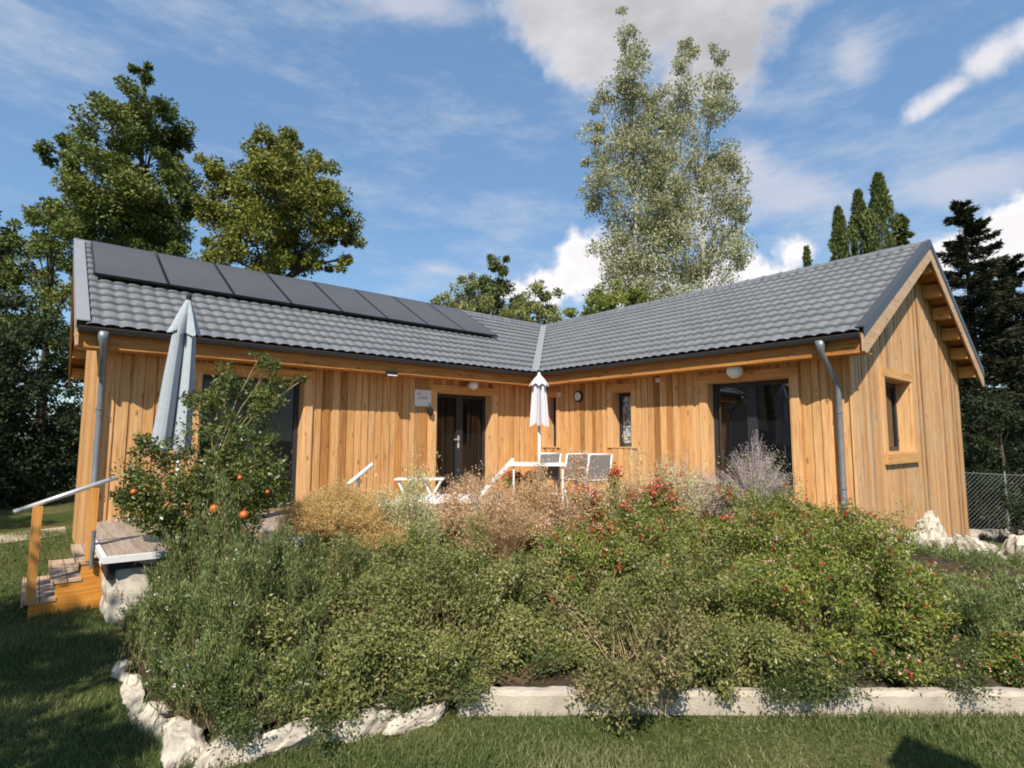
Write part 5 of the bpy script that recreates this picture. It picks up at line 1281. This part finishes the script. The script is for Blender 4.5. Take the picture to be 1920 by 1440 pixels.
# low wall and chain-link fence on the right
fw_ = thing('low_stone_wall', (9.2, -5.6, -.65), 'low pale stone wall under the wire fence right of the house', 'wall')
rough_wall([(8.3, -4.8), (11.2, -7.4)], -.95, -.42, .2, M['concrete'], fw_, 'wall_body', amp=.015, seed=3)
fe = thing('chain_link_fence', (10.3, -5.9, -.7), 'green-grey chain-link wire fence behind the low wall', 'fence')
A = Vector((9.3, -4.7, -.55)); B = Vector((12.6, -7.9, -.75)); ln = (B - A).length; d = (B - A).normalized(); hgt = 1.55; m_ = MB(); s = -hgt
while s < ln:
    for sg in (1, -1):
        lo, hi = 0., hgt
        a0 = s if sg > 0 else s + hgt
        p0 = a0; p1 = a0 + sg * hgt
        t0, t1 = 0., 1.
        # clip to 0..ln
        def clipt(v): return (v - p0) / (p1 - p0)
        lo_t, hi_t = sorted((clipt(0.), clipt(ln)))
        t0, t1 = max(0., lo_t), min(1., hi_t)
        if t1 > t0 + .02:
            m_.tube([A + d * (p0 + (p1 - p0) * t0) + Vector((0, 0, hgt * t0)), A + d * (p0 + (p1 - p0) * t1) + Vector((0, 0, hgt * t1))], .002, 4, caps=False)
    s += .11
m_.build('wire_mesh', M['wire'], fe)
for q in (0., .5, 1.):
    m_ = MB(); p = A + d * ln * q; m_.tube([p - Vector((0, 0, .3)), p + Vector((0, 0, hgt + .08))], .022, 8); m_.build('post', M['wire'], fe)
m_ = MB(); m_.tube([A + Vector((0, 0, hgt)), B + Vector((0, 0, hgt))], .008, 6); m_.build('top_wire', M['wire'], fe)

# ------------------------------------------------------------------ beyond the frame: what shades the lawn and what the panes mirror
blobby('shade_tree', (-12.6, -7.6, 0), [(-12.95, -7.5, 5.0, 1.1), (-13.45, -6.5, 5.6, 1.2), (-12.95, -5.9, 4.6, 0.9), (-13.85, -8.1, 4.8, 1.2), (-13.25, -7.1, 6.4, 1.0), (-13.65, -4.9, 5.4, 1.2), (-12.85, -8.5, 5.2, 0.9), (-14.25, -6.3, 6.2, 1.3)], 'leafy tree left of the lawn, outside the picture', 'tree', 'walnut', .13, .075, 2400, .16, seed=31, sub=9, subr=.42)
blobby('shade_tree', (-15.6, 2.2, 0), [(-15.3, 2.2, 7.0, 1.6), (-16.2, 3.4, 7.6, 1.6), (-14.9, 3.8, 6.2, 1.5), (-15.8, 4.6, 8.6, 1.5), (-15.2, 5.8, 7.0, 1.6), (-16.0, 1.0, 6.2, 1.5), (-14.6, 2.6, 5.2, 1.2)], 'tall leafy tree beyond the lawn on the left, outside the picture', 'tree', 'walnut', .15, .085, 1500, .2, seed=32, sub=10, subr=.45)
nb = thing('neighbour_house', (-24, 6, 0), 'beige neighbouring house with a low gable roof, outside the picture', 'house')
m_ = MB(); x0, x1, y0, y1, ze, zr2 = -30, -20, 1.5, 10.5, 3.4, 5.6
m_.hexa([(x0, y0, 0), (x1, y0, 0), (x1, y1, 0), (x0, y1, 0), (x0, y0, ze), (x1, y0, ze), (x1, y1, ze), (x0, y1, ze)])
ym = (y0 + y1) / 2
m_.add([(x1, y0, ze), (x1, y1, ze), (x1, ym, zr2)], [(0, 1, 2)]); m_.add([(x0, y0, ze), (x0, y1, ze), (x0, ym, zr2)], [(0, 2, 1)]); m_.build('wall', M['beige'], nb)
m_ = MB()
for ya in (y0 - .5, y1 + .5):
    z_ = ze - .25; m_.hexa([(x0 - .4, ya, z_), (x1 + .4, ya, z_), (x1 + .4, ym, zr2 + .02), (x0 - .4, ym, zr2 + .02), (x0 - .4, ya, z_ + .15), (x1 + .4, ya, z_ + .15), (x1 + .4, ym, zr2 + .17), (x0 - .4, ym, zr2 + .17)])
m_.build('roof', M['rooftile2'], nb)
m_ = MB(); m_.box(x1, x1 + .04, 4.0, 5.2, 1.0, 2.3); m_.build('window', M['anth'], nb)
bt = thing('shadow_caster', (-6.42, -9.80, 0), 'added roofed tray on a post, out of view, casting the peaked lawn shadow', 'shadow caster')  # invented object, unseen, added to throw the peaked shadow onto the lawn
bx_, by_ = -6.42, -9.80
m_ = MB(); m_.box(bx_ - .04, bx_ + .04, by_ - .04, by_ + .04, -.1, 2.10); m_.build('post', M['orangez'], bt)
m_ = MB(); m_.box(bx_ - .22, bx_ + .22, by_ - .22, by_ + .22, 2.10, 2.15)
for sx in (-1, 1):
    for sy in (-1, 1): m_.box(bx_ + sx * .19 - .015, bx_ + sx * .19 + .015, by_ + sy * .19 - .015, by_ + sy * .19 + .015, 2.15, 2.36)
m_.build('tray', M['orangez'], bt)
m_ = MB(); c = Vector((bx_, by_, 0)); e1 = Vector((.76, -.65, 0)); e2 = Vector((.65, .76, 0))
for sg in (-1, 1):
    a1 = c + e1 * (.25 * sg) + Vector((0, 0, 2.30)); a2 = c + Vector((0, 0, 2.60))
    m_.hexa([a1 - e2 * .2, a1 + e2 * .2, a2 + e2 * .2, a2 - e2 * .2, a1 - e2 * .2 + Vector((0, 0, .03)), a1 + e2 * .2 + Vector((0, 0, .03)), a2 + e2 * .2 + Vector((0, 0, .03)), a2 - e2 * .2 + Vector((0, 0, .03))])
m_.build('roof', M['rooftile2'], bt)
